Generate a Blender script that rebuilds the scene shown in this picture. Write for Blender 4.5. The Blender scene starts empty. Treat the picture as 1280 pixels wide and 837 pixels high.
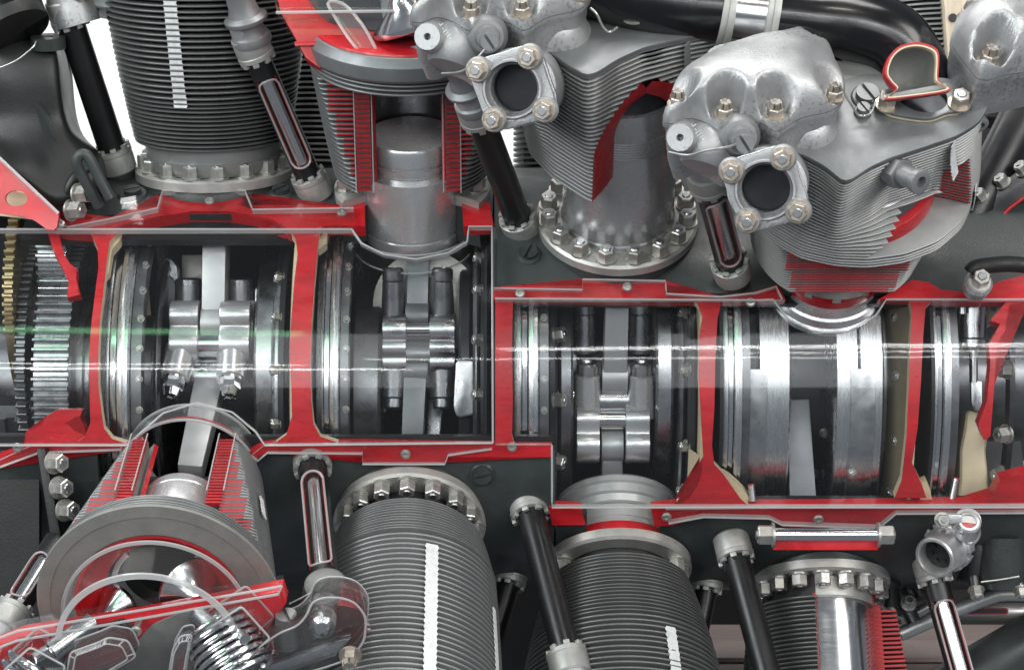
import bpy, bmesh, math, random
from mathutils import Vector, Matrix
random.seed(7)
R_ = math.radians
SC = bpy.context.scene
COL = SC.collection
D = 2600.0            # camera distance in millimetres; one photo pixel is about one millimetre at the crank axis
U = 0.001             # millimetres to metres

# ------------------------------------------------------------------ camera, light, exposure
cam_d = bpy.data.cameras.new('camera'); cam = bpy.data.objects.new('camera', cam_d); COL.objects.link(cam)
cam.location = (0, -D * U, 0); cam.rotation_euler = (R_(90), 0, 0)
cam_d.sensor_width = 36; cam_d.lens = 36 * D / 1280; cam_d.clip_start = 0.05; cam_d.clip_end = 60
SC.camera = cam
W_ = bpy.data.worlds.new('World'); SC.world = W_; W_.use_nodes = True
bg = W_.node_tree.nodes['Background']; bg.inputs[0].default_value = (0.80, 0.88, 1.0, 1); bg.inputs[1].default_value = 0.20

def area(name, loc, target, sx, sy, power, col=(1, 1, 1)):
    l = bpy.data.lights.new(name, 'AREA'); l.shape = 'RECTANGLE'; l.size = sx; l.size_y = sy; l.energy = power; l.color = col
    o = bpy.data.objects.new(name, l); COL.objects.link(o); o.location = loc
    o.rotation_euler = (Vector(target) - Vector(loc)).to_track_quat('-Z', 'Y').to_euler()
    return o
area('ceiling_lamp', (-0.3, -0.35, 3.0), (0, 0, 0), 4.5, 0.7, 99.84, (1.0, 0.98, 0.95))
area('ceiling_lamp', (0.42, -2.7, 2.1), (0, 0, 0), 0.6, 0.10, 7.68, (1.0, 0.93, 0.80))
area('window_light_left', (-3.0, -2.2, 1.9), (0, 0, 0), 1.6, 2.4, 99.84, (0.93, 0.97, 1.0))
area('hall_light_right', (2.9, -2.6, 1.6), (0, 0, 0), 1.4, 1.6, 51.2, (1.0, 0.97, 0.93))
for i_, x_ in enumerate((-3.5, -2.05, -0.62, 0.85, 2.3)):       # soft panels added behind the viewer, to be mirrored in the metal
    area('reflection_panel', (x_, -4.6, 0.75), (x_ * .9, 0, 0.5), 0.72, 2.1, (15, 13, 11, 13, 14)[i_], (0.96, 0.98, 1.0))
area('fill_lamp_left', (-2.0, -2.7, 0.45), (0, 0, -0.05), 0.7, 0.7, 10, (1, 1, 1))
area('fill_lamp_right', (2.1, -2.7, 0.35), (0, 0, -0.05), 0.7, 0.7, 9, (1, 1, 1))
area('tube_lamp', (1.10, -3.0, 0.86), (0, 0, -0.05), 2.4, 0.03, 7, (1, 1, 1))
area('tube_lamp', (0.95, -3.0, 0.79), (0, 0.02, -0.05), 2.0, 0.016, 4, (1, 1, 1))
area('tube_lamp', (1.35, -3.0, 0.71), (0, 0, -0.05), 1.6, 0.014, 3, (1, 1, 1))
area('tube_lamp', (0.70, -3.0, 0.52), (0, 0, -0.05), 2.2, 0.022, 3, (1, 1, 1))
area('tube_lamp', (-1.30, -3.1, 0.27), (0, 0, -0.05), 2.2, 0.03, 6, (1, 1, 1))
area('tube_lamp', (-1.10, -3.1, 0.38), (0, 0, -0.05), 1.2, 0.014, 2, (1, 1, 1))
area('green_panel', (-1.15, -2.9, 1.22), (0, 0, -0.05), 1.3, 0.14, 4.5, (0.25, 0.72, 0.34))  # unseen green panel, added for the green band reflected at left
SC.view_settings.view_transform = 'Standard'; SC.view_settings.look = 'None'
SC.view_settings.exposure = 0.0; SC.view_settings.gamma = 1.0
SC.render.engine = 'CYCLES'
cy = SC.cycles
cy.use_denoising = True
cy.max_bounces = 12; cy.diffuse_bounces = 3; cy.glossy_bounces = 4; cy.transmission_bounces = 8; cy.transparent_max_bounces = 32
cy.caustics_reflective = False; cy.caustics_refractive = False; cy.sample_clamp_indirect = 4.0

# ------------------------------------------------------------------ materials
def nodes(name):
    m = bpy.data.materials.new(name); m.use_nodes = True
    nt = m.node_tree; return m, nt, nt.nodes, nt.links, nt.nodes['Principled BSDF']

def mat(name, base, metallic=0.0, rough=0.5, var=0.12, vscale=30, rvar=0.12, bump=0.0, bscale=400, stretch=None, coat=0.0, spec=0.5, speck=0.0):
    m, nt, N, L, b = nodes(name)
    tc = N.new('ShaderNodeTexCoord'); mp = N.new('ShaderNodeMapping'); L.new(tc.outputs['Object'], mp.inputs[0])
    if stretch: mp.inputs['Scale'].default_value = stretch
    n1 = N.new('ShaderNodeTexNoise'); n1.inputs['Scale'].default_value = vscale; n1.inputs['Detail'].default_value = 5; n1.inputs['Roughness'].default_value = .65
    L.new(mp.outputs[0], n1.inputs['Vector'])
    mr = N.new('ShaderNodeMapRange'); mr.inputs[1].default_value = .3; mr.inputs[2].default_value = .7
    mr.inputs[3].default_value = 1 - var; mr.inputs[4].default_value = 1 + var; L.new(n1.outputs['Fac'], mr.inputs[0])
    mul = N.new('ShaderNodeVectorMath'); mul.operation = 'SCALE'; mul.inputs[0].default_value = base; L.new(mr.outputs[0], mul.inputs['Scale'])
    last = mul.outputs[0]
    if speck > 0:
        n3 = N.new('ShaderNodeTexNoise'); n3.inputs['Scale'].default_value = 260; n3.inputs['Detail'].default_value = 2
        L.new(tc.outputs['Object'], n3.inputs['Vector'])
        n4 = N.new('ShaderNodeTexNoise'); n4.inputs['Scale'].default_value = 9; L.new(tc.outputs['Object'], n4.inputs['Vector'])
        ad = N.new('ShaderNodeMath'); ad.operation = 'ADD'; L.new(n3.outputs['Fac'], ad.inputs[0]); L.new(n4.outputs['Fac'], ad.inputs[1])
        r3 = N.new('ShaderNodeMapRange'); r3.inputs[1].default_value = 1.13; r3.inputs[2].default_value = 1.22; r3.inputs[3].default_value = 0; r3.inputs[4].default_value = speck
        L.new(ad.outputs[0], r3.inputs[0])
        mx = N.new('ShaderNodeMix'); mx.data_type = 'RGBA'; L.new(r3.outputs[0], mx.inputs[0]); L.new(last, mx.inputs[6]); mx.inputs[7].default_value = (base[0]*.25, base[1]*.25, base[2]*.25, 1)
        last = mx.outputs[2]
    L.new(last, b.inputs['Base Color'])
    b.inputs['Metallic'].default_value = metallic
    r2 = N.new('ShaderNodeMapRange'); r2.inputs[1].default_value = .3; r2.inputs[2].default_value = .7
    r2.inputs[3].default_value = max(.02, rough - rvar); r2.inputs[4].default_value = min(1, rough + rvar)
    n2 = N.new('ShaderNodeTexNoise'); n2.inputs['Scale'].default_value = vscale * 2.3; n2.inputs['Detail'].default_value = 4
    L.new(mp.outputs[0], n2.inputs['Vector']); L.new(n2.outputs['Fac'], r2.inputs[0]); L.new(r2.outputs[0], b.inputs['Roughness'])
    b.inputs['Coat Weight'].default_value = coat; b.inputs['Coat Roughness'].default_value = .08
    b.inputs['Specular IOR Level'].default_value = spec
    if bump > 0:
        n5 = N.new('ShaderNodeTexNoise'); n5.inputs['Scale'].default_value = bscale; n5.inputs['Detail'].default_value = 4
        L.new(mp.outputs[0], n5.inputs['Vector'])
        bp = N.new('ShaderNodeBump'); bp.inputs['Strength'].default_value = bump; bp.inputs['Distance'].default_value = .0008
        L.new(n5.outputs['Fac'], bp.inputs['Height']); L.new(bp.outputs[0], b.inputs['Normal'])
    return m

M = {}
M['fin'] = mat('finned cast aluminium', (.235, .24, .24), .55, .42, .18, 14, .08, .12, 500)
M['fin_light'] = mat('pale finned cast aluminium', (.29, .295, .29), .5, .45, .14, 14, .08, .12, 500)
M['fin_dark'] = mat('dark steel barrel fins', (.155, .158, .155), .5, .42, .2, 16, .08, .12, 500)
M['core'] = mat('dark barrel wall', (.03, .03, .03), .3, .55)  # near black wall showing between the fins
M['cast'] = mat('blasted cast aluminium', (.45, .455, .46), .66, .44, .24, 11, .12, .5, 620, speck=.38)
M['cast_dark'] = mat('grey cast aluminium', (.27, .275, .28), .55, .46, .14, 20, .1, .28, 600)
M['plate'] = mat('machined head plate', (.20, .21, .215), .55, .42, .14, 18, .1, .2, 500)
M['cut_grey'] = mat('sawn grey casting face', (.22, .215, .20), .25, .6, .16, 30, .1, .3, 900)
M['flange'] = mat('dull flange steel', (.50, .49, .46), .6, .45, .22, 25, .1, .18, 400)
M['case'] = mat('grey green case enamel', (.042, .049, .048), .05, .42, .32, 11, .14, .4, 420)
M['case_black'] = mat('black case enamel', (.014, .015, .015), 0, .42, .2, 9, .08, .2, 300)
M['red'] = mat('red section paint', (.50, .014, .020), 0, .34, .26, 15, .12, .22, 180, coat=.25, stretch=(1, 1, 3))
M['red_dull'] = mat('worn red section paint', (.42, .016, .022), 0, .42, .3, 60, .1, .2, 400)
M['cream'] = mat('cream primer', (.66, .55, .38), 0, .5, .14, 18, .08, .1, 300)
M['polish'] = mat('polished steel', (.76, .76, .77), 1, .17, .04, 20, .03, 0, 60, stretch=(1, 1, 9))
M['brushed'] = mat('turned steel', (.72, .73, .74), 1, .27, .05, 26, .04, 0, 90, stretch=(1, 1, 9))
M['satin'] = mat('satin bore steel', (.68, .68, .69), .7, .27, .05, 18, .04)
M['rod'] = mat('dull forged rod steel', (.52, .525, .53), .55, .40, .06, 20, .06)
M['rod_dark'] = mat('dark forged rod steel', (.17, .175, .185), .6, .38, .08, 20, .06)
M['pale'] = mat('pale turned aluminium', (.74, .74, .745), .5, .34, .05, 24, .05)
M['bore'] = mat('honed barrel steel', (.50, .50, .51), .65, .27, .05, 18, .03)
M['steel'] = mat('ground steel', (.56, .57, .58), 1, .29, .10, 24, .08)
M['alu'] = mat('machined aluminium', (.68, .68, .68), .8, .38, .08, 30, .08, .08, 500)
M['steel_dark'] = mat('oiled dark steel', (.23, .235, .245), .9, .32, .2, 18, .1)
M['steel_black'] = mat('blackened steel', (.048, .050, .056), .6, .36, .25, 14, .1, .1, 120)
M['nut'] = mat('plated nut steel', (.50, .49, .46), .8, .40, .15, 120, .1)
M['nut_gold'] = mat('bronze tinted nut', (.50, .45, .39), .85, .36, .18, 120, .1)
M['collar'] = mat('grey sleeve casting', (.42, .42, .40), .5, .48, .18, 40, .1, .3, 700)
M['tube_black'] = mat('satin black tube paint', (.010, .010, .011), 0, .36, .2, 12, .08, .06, 300)
M['gloss_black'] = mat('glossy black enamel', (.005, .005, .006), 0, .22, .2, 12, .07, .08, 40, coat=.2)
M['rubber'] = mat('black rubber', (.012, .012, .012), 0, .55)
M['tape'] = mat('white paint stripe', (.66, .67, .67), 0, .55, .16, 160)
M['gold'] = mat('brass gear', (.40, .32, .18), .9, .38, .15, 40)
M['tan'] = mat('tan zinc primer', (.55, .46, .27), .2, .45, .1, 20)
M['wire'] = mat('safety wire', (.62, .61, .58), .9, .32)
M['pink_board'] = mat('taupe painted board', (.27, .215, .205), 0, .55, .06, 6)
M['board_pale'] = mat('pale taupe board', (.36, .29, .275), 0, .55, .06, 6)
M['panel_olive'] = mat('olive grey panel', (.30, .30, .26), 0, .6, .08, 6)
M['pipe_alu'] = mat('dull aluminium pipe', (.55, .55, .53), .7, .4, .1, 20)
M['wall_white'] = mat('white hall wall', (.9, .9, .9), 0, .8, .01, 2)
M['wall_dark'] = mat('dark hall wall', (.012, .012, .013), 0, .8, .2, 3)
M['wood'] = mat('pale timber post', (.62, .52, .40), 0, .6, .2, 20, .1, stretch=(6, 1, 1))
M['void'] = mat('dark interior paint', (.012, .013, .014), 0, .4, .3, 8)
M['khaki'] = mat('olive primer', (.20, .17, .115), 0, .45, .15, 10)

def acrylic(name, tint, ior=1.49, rough=.05, white=0.0, refr=0.0):
    m = bpy.data.materials.new(name); m.use_nodes = True; nt = m.node_tree; N = nt.nodes; L = nt.links; N.clear()
    out = N.new('ShaderNodeOutputMaterial'); tr = N.new('ShaderNodeBsdfTransparent'); tr.inputs[0].default_value = (*tint, 1)
    gl = N.new('ShaderNodeBsdfGlossy'); gl.inputs['Roughness'].default_value = rough
    fr = N.new('ShaderNodeFresnel'); ge = N.new('ShaderNodeNewGeometry'); mi = N.new('ShaderNodeMix')
    mi.inputs[2].default_value = ior; mi.inputs[3].default_value = 1 / ior      # a thin sheet reflects alike from both faces
    L.new(ge.outputs['Backfacing'], mi.inputs[0]); L.new(mi.outputs[0], fr.inputs[0])
    n = N.new('ShaderNodeTexNoise'); n.inputs['Scale'].default_value = 14; tc = N.new('ShaderNodeTexCoord'); L.new(tc.outputs['Object'], n.inputs['Vector'])
    bp = N.new('ShaderNodeBump'); bp.inputs['Strength'].default_value = .10; bp.inputs['Distance'].default_value = .002; L.new(n.outputs[0], bp.inputs['Height'])
    L.new(bp.outputs[0], gl.inputs['Normal']); L.new(bp.outputs[0], fr.inputs['Normal'])
    base = tr.outputs[0]
    if refr > 0:
        g = N.new('ShaderNodeBsdfRefraction'); g.inputs['IOR'].default_value = 1.38; g.inputs['Roughness'].default_value = .02; g.inputs[0].default_value = (*tint, 1)
        mx = N.new('ShaderNodeMixShader'); mx.inputs[0].default_value = refr; L.new(base, mx.inputs[1]); L.new(g.outputs[0], mx.inputs[2]); base = mx.outputs[0]
    if white > 0:
        df = N.new('ShaderNodeBsdfDiffuse'); df.inputs[0].default_value = (.85, .86, .86, 1)
        tl = N.new('ShaderNodeBsdfTranslucent'); tl.inputs[0].default_value = (.85, .86, .86, 1)
        ms = N.new('ShaderNodeMixShader'); ms.inputs[0].default_value = .4; L.new(df.outputs[0], ms.inputs[1]); L.new(tl.outputs[0], ms.inputs[2])
        mx = N.new('ShaderNodeMixShader'); mx.inputs[0].default_value = white; L.new(base, mx.inputs[1]); L.new(ms.outputs[0], mx.inputs[2]); base = mx.outputs[0]
    mx = N.new('ShaderNodeMixShader'); L.new(fr.outputs[0], mx.inputs[0]); L.new(base, mx.inputs[1]); L.new(gl.outputs[0], mx.inputs[2])
    L.new(mx.outputs[0], out.inputs[0]); return m
M['acrylic'] = acrylic('clear acrylic', (.975, .982, .982), 1.36, .05, .004)
M['acrylic_edge'] = acrylic('sawn acrylic edge', (.94, .95, .95), 1.4, .12, .5)
M['acrylic_haze'] = acrylic('hazy clear acrylic', (.96, .965, .965), 1.4, .06, .07)  # slightly milky, from a small white diffuse share
M['acrylic_thin'] = acrylic('thin clear acrylic', (.98, .985, .985), 1.1, .08, .02)
M['acrylic_pink'] = acrylic('acrylic tinted pink', (.92, .70, .72), 1.4, .08, .18)  # the reflected red is put into the tint
M['acrylic_block'] = acrylic('clear acrylic block', (.975, .98, .98), 1.52, .03, .05, .7)

# ------------------------------------------------------------------ frames: positions are found from the photograph but carry their own depth
def W(px, py, d):
    t = (D - d) / D
    return Vector(((px - 640) * t, -d, (418.5 - py) * t))
AX = W(640, 473, 0)          # a point of the crank axis, which runs along X

class Frame:
    def __init__(s, o, ex, ey, ez): s.o, s.ex, s.ey, s.ez = Vector(o), Vector(ex).normalized(), Vector(ey).normalized(), Vector(ez).normalized()
    def pt(s, u, v, h=0): return s.o + s.ex * u + s.ey * v + s.ez * h
    def loc(s, P): q = P - s.o; return (q.dot(s.ex), q.dot(s.ey), q.dot(s.ez))
    def at(s, px, py, h=0):
        c = Vector((0, -D, 0)); r = Vector((px - 640, D, 418.5 - py))
        t = (h - (c - s.o).dot(s.ez)) / r.dot(s.ez)
        q = c + r * t - s.o
        return (q.dot(s.ex), q.dot(s.ey))
    def at3(s, px, py, h=0): u, v = s.at(px, py, h); return (u, v, h)
    def mat(s):
        m = Matrix.Identity(4)
        for i, a in enumerate((s.ex, s.ey, s.ez)):
            for j in range(3): m[j][i] = a[j]
        for j in range(3): m[j][3] = s.o[j] * U
        return m
def screen(px, py, d, tilt=0, yaw=0, roll=0):
    """upright frame: u right, v up, h towards the viewer; tilt leans h up, yaw turns h to the right, roll turns about h"""
    m = Matrix.Rotation(R_(yaw), 3, 'Z') @ Matrix.Rotation(R_(-tilt), 3, 'X') @ Matrix.Rotation(R_(-roll), 3, 'Y')
    return Frame(W(px, py, d), m @ Vector((1, 0, 0)), m @ Vector((0, 0, 1)), m @ Vector((0, -1, 0)))
def along(P0, P1, hint=(0, -1, 0)):
    """frame at P0 whose h runs to P1, v towards the hint"""
    ez = (P1 - P0).normalized(); h = Vector(hint); ey = (h - ez * h.dot(ez)).normalized(); ex = ey.cross(ez)
    return Frame(P0, ex, ey, ez)
AXF = Frame(AX, (0, -1, 0), (0, 0, 1), (-1, 0, 0))   # h along -X ; u to the viewer, v up
def on_cyl(px, py, R):
    c = Vector((0, -D, 0)); r = Vector((px - 640, D, 418.5 - py)); q = c - AX
    a = r.y ** 2 + r.z ** 2; b = 2 * (q.y * r.y + q.z * r.z); cc = q.y ** 2 + q.z ** 2 - R * R
    disc = b * b - 4 * a * cc
    t = (-b - math.sqrt(max(0, disc))) / (2 * a)
    return c + r * t
def xa(px, d): return (px - 640) * (D - d) / D       # true X of something seen at px at depth d

# ------------------------------------------------------------------ mesh builder (millimetres in the thing's frame)
class MB:
    def __init__(s): s.v = []; s.f = []; s.m = []
    def add(s, vs, fs, m=0, T=None):
        n = len(s.v)
        for p in vs:
            p = Vector(p); s.v.append(T @ p if T is not None else p)
        for f in fs: s.f.append([i + n for i in f]); s.m.append(m)
        return s
    def lathe(s, prof, n=48, a0=0, a1=360, m=0, T=None, mcap=None, sg=1, closed=False):
        full = abs(a1 - a0) >= 359.9; k = n if full else n + 1; P = len(prof); vs = []; fs = []; ms = []
        for i in range(k):
            a = R_(a0 + (a1 - a0) * i / n)
            for r, h in prof: vs.append((r * math.cos(a), sg * r * math.sin(a), h))
        for i in range(n):
            j = (i + 1) % k
            for q in range(P if closed else P - 1):
                w = (q + 1) % P
                fs.append([i * P + q, j * P + q, j * P + w, i * P + w])
        s.add(vs, fs, m, T)
        if not full and closed:
            b = len(s.v) - len(vs)
            for e in (0, n): s.f.append([b + e * P + q for q in range(P)]); s.m.append(m if mcap is None else mcap)
        if full and not closed:
            b = len(s.v) - len(vs)
            for e in (0, P - 1):
                if prof[e][0] > .01: s.f.append([b + i * P + e for i in range(k)]); s.m.append(m)
        return s
    def tube(s, pts, r, n=14, m=0, caps=True):
        pts = [Vector(p) for p in pts]; K = len(pts); rr = r if isinstance(r, (list, tuple)) else [r] * K
        t0 = (pts[1] - pts[0]).normalized(); up = Vector((0, 0, 1)) if abs(t0.z) < .9 else Vector((1, 0, 0))
        x = t0.cross(up).normalized(); vs = []; fs = []
        for i in range(K):
            t = (pts[min(i + 1, K - 1)] - pts[max(i - 1, 0)]).normalized()
            x = (x - t * x.dot(t)).normalized(); y = t.cross(x)
            for q in range(n):
                a = 2 * math.pi * q / n; vs.append(pts[i] + (x * math.cos(a) + y * math.sin(a)) * rr[i])
        for i in range(K - 1):
            for q in range(n): w = (q + 1) % n; fs.append([i * n + q, i * n + w, (i + 1) * n + w, (i + 1) * n + q])
        if caps: fs.append(list(range(n))); fs.append([(K - 1) * n + q for q in range(n)])
        return s.add(vs, fs, m)
    def prism(s, poly, h0, h1, m=0, T=None, mtop=None, mside=None):
        n = len(poly); vs = [(p[0], p[1], h0) for p in poly] + [(p[0], p[1], h1) for p in poly]
        s.add(vs, [list(range(n))[::-1]], m, T); b = len(s.v) - 2 * n
        s.f.append([b + n + i for i in range(n)]); s.m.append(m if mtop is None else mtop)
        for i in range(n): j = (i + 1) % n; s.f.append([b + i, b + j, b + n + j, b + n + i]); s.m.append(m if mside is None else mside)
        return s
    def loft(s, rings, m=0, cap=True, T=None):
        n = len(rings[0]); vs = [p for r in rings for p in r]; fs = []
        for k in range(len(rings) - 1):
            for i in range(n): j = (i + 1) % n; fs.append([k * n + i, k * n + j, (k + 1) * n + j, (k + 1) * n + i])
        if cap: fs.append(list(range(n))[::-1]); fs.append([(len(rings) - 1) * n + i for i in range(n)])
        return s.add(vs, fs, m, T)
    def box(s, c, sz, m=0, T=None):
        x, y, z = c; a, b, d = sz[0] / 2, sz[1] / 2, sz[2] / 2
        vs = [(x + i * a, y + j * b, z + k * d) for i in (-1, 1) for j in (-1, 1) for k in (-1, 1)]
        return s.add(vs, [(0, 1, 3, 2), (4, 6, 7, 5), (0, 4, 5, 1), (2, 3, 7, 6), (0, 2, 6, 4), (1, 5, 7, 3)], m, T)
    def mesh(s, name, mats, bevel=0, seg=2, ang=35, subsurf=0):
        me = bpy.data.meshes.new(name)
        me.from_pydata([p * U for p in s.v], [], s.f)
        for mm in mats: me.materials.append(M[mm] if isinstance(mm, str) else mm)
        for p, mi in zip(me.polygons, s.m): p.material_index = mi
        bm = bmesh.new(); bm.from_mesh(me)
        bmesh.ops.remove_doubles(bm, verts=bm.verts, dist=1e-6)
        bmesh.ops.recalc_face_normals(bm, faces=bm.faces)
        if bevel:
            es = [e for e in bm.edges if len(e.link_faces) == 2 and e.calc_face_angle(0) > R_(40)]
            bmesh.ops.bevel(bm, geom=es, offset=bevel * U, offset_type='OFFSET', segments=seg, profile=.6, affect='EDGES', clamp_overlap=True)
        bm.to_mesh(me); bm.free()
        me.polygons.foreach_set('use_smooth', [True] * len(me.polygons))
        me.set_sharp_from_angle(angle=R_(ang)); me.update()
        return me
    def build(s, name, mats, parent=None, T=None, **kw):
        if isinstance(mats, str): mats = [mats]
        return place(s.mesh(name, mats, **kw), name, parent, T)
REG = []
def place(me, name, parent=None, T=None):
    o = bpy.data.objects.new(name, me); COL.objects.link(o); o.parent = parent; REG.append((name, o, parent))
    if T is not None: o.matrix_local = T
    return o
def mm(T):           # 4x4 given in millimetres -> metres
    T = T.copy()
    for j in range(3): T[j][3] *= U
    return T
def TR(u, v, h, rz=0, rx=0, s=1): return Matrix.Translation((u, v, h)) @ Matrix.Rotation(rz, 4, 'Z') @ Matrix.Rotation(rx, 4, 'X') @ Matrix.Scale(s, 4)
def aim(u, v, h, n, roll=0):
    """matrix at (u,v,h) whose Z axis points along n"""
    q = Vector(n).normalized().to_track_quat('Z', 'Y').to_matrix().to_4x4()
    return Matrix.Translation((u, v, h)) @ q @ Matrix.Rotation(roll, 4, 'Z')
def tag(o, label, cat, group=None, kind=None):
    o['label'] = label; o['category'] = cat
    if group: o['group'] = group
    if kind: o['kind'] = kind
    return o
def thing(name, label, cat, frame, group=None):
    o = bpy.data.objects.new(name, None); COL.objects.link(o); o.matrix_world = frame.mat(); o.empty_display_size = .02
    return tag(o, label, cat, group)
def spline(pts, per=6, closed=True):
    n = len(pts); out = []
    rng = range(n) if closed else range(n - 1)
    for i in rng:
        if closed: p0, p1, p2, p3 = (Vector(pts[(i + k) % n]) for k in (-1, 0, 1, 2))
        else: p0, p1, p2, p3 = (Vector(pts[min(max(i + k, 0), n - 1)]) for k in (-1, 0, 1, 2))
        for q in range(per):
            t = q / per
            out.append(.5 * ((2 * p1) + (p2 - p0) * t + (2 * p0 - 5 * p1 + 4 * p2 - p3) * t * t + (3 * p1 - p0 - 3 * p2 + p3) * t ** 3))
    if not closed: out.append(Vector(pts[-1]))
    return out
def rounded(pts, r, n=4):
    """polygon with its corners rounded"""
    out = []; k = len(pts)
    for i in range(k):
        p, a, b = Vector(pts[i]), Vector(pts[i - 1]), Vector(pts[(i + 1) % k])
        da, db = (a - p), (b - p); l = min(r, da.length * .45, db.length * .45)
        A, B = p + da.normalized() * l, p + db.normalized() * l
        for q in range(n + 1):
            t = q / n; out.append(A * (1 - t) ** 2 + p * 2 * t * (1 - t) + B * t * t)
    return out
def circle(r, n=32, c=(0, 0), a0=0): return [Vector((c[0] + r * math.cos(a0 + 2 * math.pi * i / n), c[1] + r * math.sin(a0 + 2 * math.pi * i / n))) for i in range(n)]
def arcpts(c, r, a0, a1, n=10): return [Vector((c[0] + r * math.cos(R_(a0 + (a1 - a0) * i / n)), c[1] + r * math.sin(R_(a0 + (a1 - a0) * i / n)))) for i in range(n + 1)]

# ------------------------------------------------------------------ shared small hardware
def nut_mesh(name, r, h, mat_, stud=True, castle=False, washer=True):
    b = MB()
    if washer: b.lathe([(0, 0), (r * 1.22, 0), (r * 1.22, h * .12), (0, h * .12)], 20)
    ch = r * .14; hexa = lambda rr, z: [(rr * math.cos(R_(60 * i)), rr * math.sin(R_(60 * i)), z) for i in range(6)]
    z0 = h * .1; z1 = h * (.62 if castle else .86)
    b.loft([hexa(r, z0), hexa(r, z1 - ch), hexa(r * .88, z1)])
    if castle:
        for i in range(6):
            a = R_(60 * i)
            T = Matrix.Rotation(a, 4, 'Z')
            b.add([T @ Vector(p) for p in ((r * .38, -r * .26, z1), (r * .80, -r * .33, z1), (r * .80, r * .33, z1), (r * .38, r * .26, z1), (r * .36, -r * .2, h), (r * .66, -r * .24, h), (r * .66, r * .24, h), (r * .36, r * .2, h))],
                  [(0, 1, 2, 3), (4, 7, 6, 5), (0, 4, 5, 1), (1, 5, 6, 2), (2, 6, 7, 3), (3, 7, 4, 0)])
    if stud: b.lathe([(0, z0), (r * .5, z0), (r * .5, h * .90), (r * .42, h * .95), (0, h * .95)], 14, m=1)
    return b.mesh(name, [mat_, 'steel'], ang=24)
NUT = nut_mesh('nut', 10.6, 19.5, 'nut')
NUT_S = nut_mesh('nut', 8, 14, 'nut')
NUT_G = nut_mesh('nut', 9.5, 17, 'nut_gold')
NUT_C = nut_mesh('nut', 9.5, 20, 'nut_gold', castle=True)
def screw_mesh():
    b = MB(); b.lathe([(0, 0), (6, 0), (6, 1.4), (5, 3), (2.6, 3.4), (2.2, 1.6), (0, 1.6)], 20)
    return b.mesh('screw', ['nut'])
SCREW = screw_mesh()
def slot_mesh(r, h, mat_):
    b = MB(); w = r * .16
    for sgn in (1, -1):
        p = [(sgn * w, -math.sqrt(r * r - w * w))] + [(r * math.cos(a) * sgn, r * math.sin(a)) for a in [(-1 + i / 9) * (math.pi / 2 - .17) for i in range(1, 18)]] + [(sgn * w, math.sqrt(r * r - w * w))]
        b.prism(p, h * .35, h)
    b.lathe([(0, 0), (r, 0), (r, h * .35), (0, h * .35)], 28)
    return b.mesh('slotted_screw', [mat_], bevel=.35, seg=1)
SLOT = slot_mesh(10, 5, 'case')
SLOT_A = slot_mesh(9, 9, 'cast_dark')

# ------------------------------------------------------------------ cylinders
def cylF(px, py, phi, lean=0):
    s, c = math.sin(R_(phi)), math.cos(R_(phi)); m = Matrix.Rotation(R_(lean), 3, 'Y')
    f = Frame(W(px, py, 280 * s), m @ Vector((1, 0, 0)), m @ Vector((0, c, s)), m @ Vector((0, -s, c)))
    f.sg = -1 if c > 0 else 1; f.phi = phi
    return f
def fin_mesh(rf, ri, t=2.6, wc=None, gap=None, ucut=None, skew=(0, 0), sg=1, n=96, mats=('fin', 'red_dull'), name='fin', hs=None):
    """ring fin; front is at 90 degrees; wc cuts it with a flat plane in front, gap leaves out a sector; sawn faces are red"""
    rfun = rf if callable(rf) else (lambda a: rf)
    a0, a1 = 90.0, 450.0
    if gap: a0, a1 = gap[1], gap[0] + 360
    elif wc is not None and ucut:
        g = math.degrees(math.atan2(wc, ucut)); a0, a1 = 180 - g, 360 + g
    elif wc is not None and wc < ri:
        g = math.degrees(math.asin(wc / ri)); a0, a1 = 180 - g, 360 + g
    full = a1 - a0 > 359.9
    secs = []; k = n if full else n + 1
    for i in range(k):
        a = R_(a0 + (a1 - a0) * i / n); r0 = rfun(math.degrees(a) % 360); r = r0; cut = False
        if wc is not None and math.sin(a) > 0 and r0 * math.sin(a) > wc: r = max(ri + .3, wc / math.sin(a)); cut = True
        rin = ri
        if ucut and math.sin(a) > 0: rin = min(r - .2, max(ri, ucut / max(.05, abs(math.cos(a)))))
        c = min(.9, (r - rin) * .3); ks = 14; ai = a
        if not full: ai = a + R_(skew[0]) * max(0, 1 - i / ks) + R_(skew[1]) * max(0, 1 - (n - i) / ks)
        secs.append((a, r, c, cut, rin, ai))
    vs = []; fs = []; ms = []
    for a, r, c, cut, rin, ai in secs:
        for rr, z, an in ((rin, -t / 2, ai), (r - c, -t / 2, a), (r, -t * .22, a), (r, t * .22, a), (r - c, t / 2, a), (rin, t / 2, ai)):
            vs.append((rr * math.cos(an), sg * rr * math.sin(an), z))
    b = MB(); b.add(vs, [])
    for i in range(n):
        j = (i + 1) % k; red = secs[i][3] and secs[j][3]
        for q in range(5):
            b.f.append([i * 6 + q, j * 6 + q, j * 6 + q + 1, i * 6 + q + 1]); b.m.append(1 if red and 1 <= q <= 3 else 0)
    if not full:
        for e in (0, n): b.f.append([e * 6 + q for q in range(6)]); b.m.append(1)
    return b.mesh(name, mats, ang=50)
def put(me, name, parent, u=0, v=0, h=0, s=1.0):
    return place(me, name, parent, mm(Matrix.Translation((u, v, h + random.uniform(-.22, .22)))) @ Matrix.Rotation(random.uniform(-.0022, .0022), 4, 'X') @ Matrix.Rotation(random.uniform(-.0022, .0022), 4, 'Y') @ Matrix.Diagonal((s, s, 1, 1)))
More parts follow.
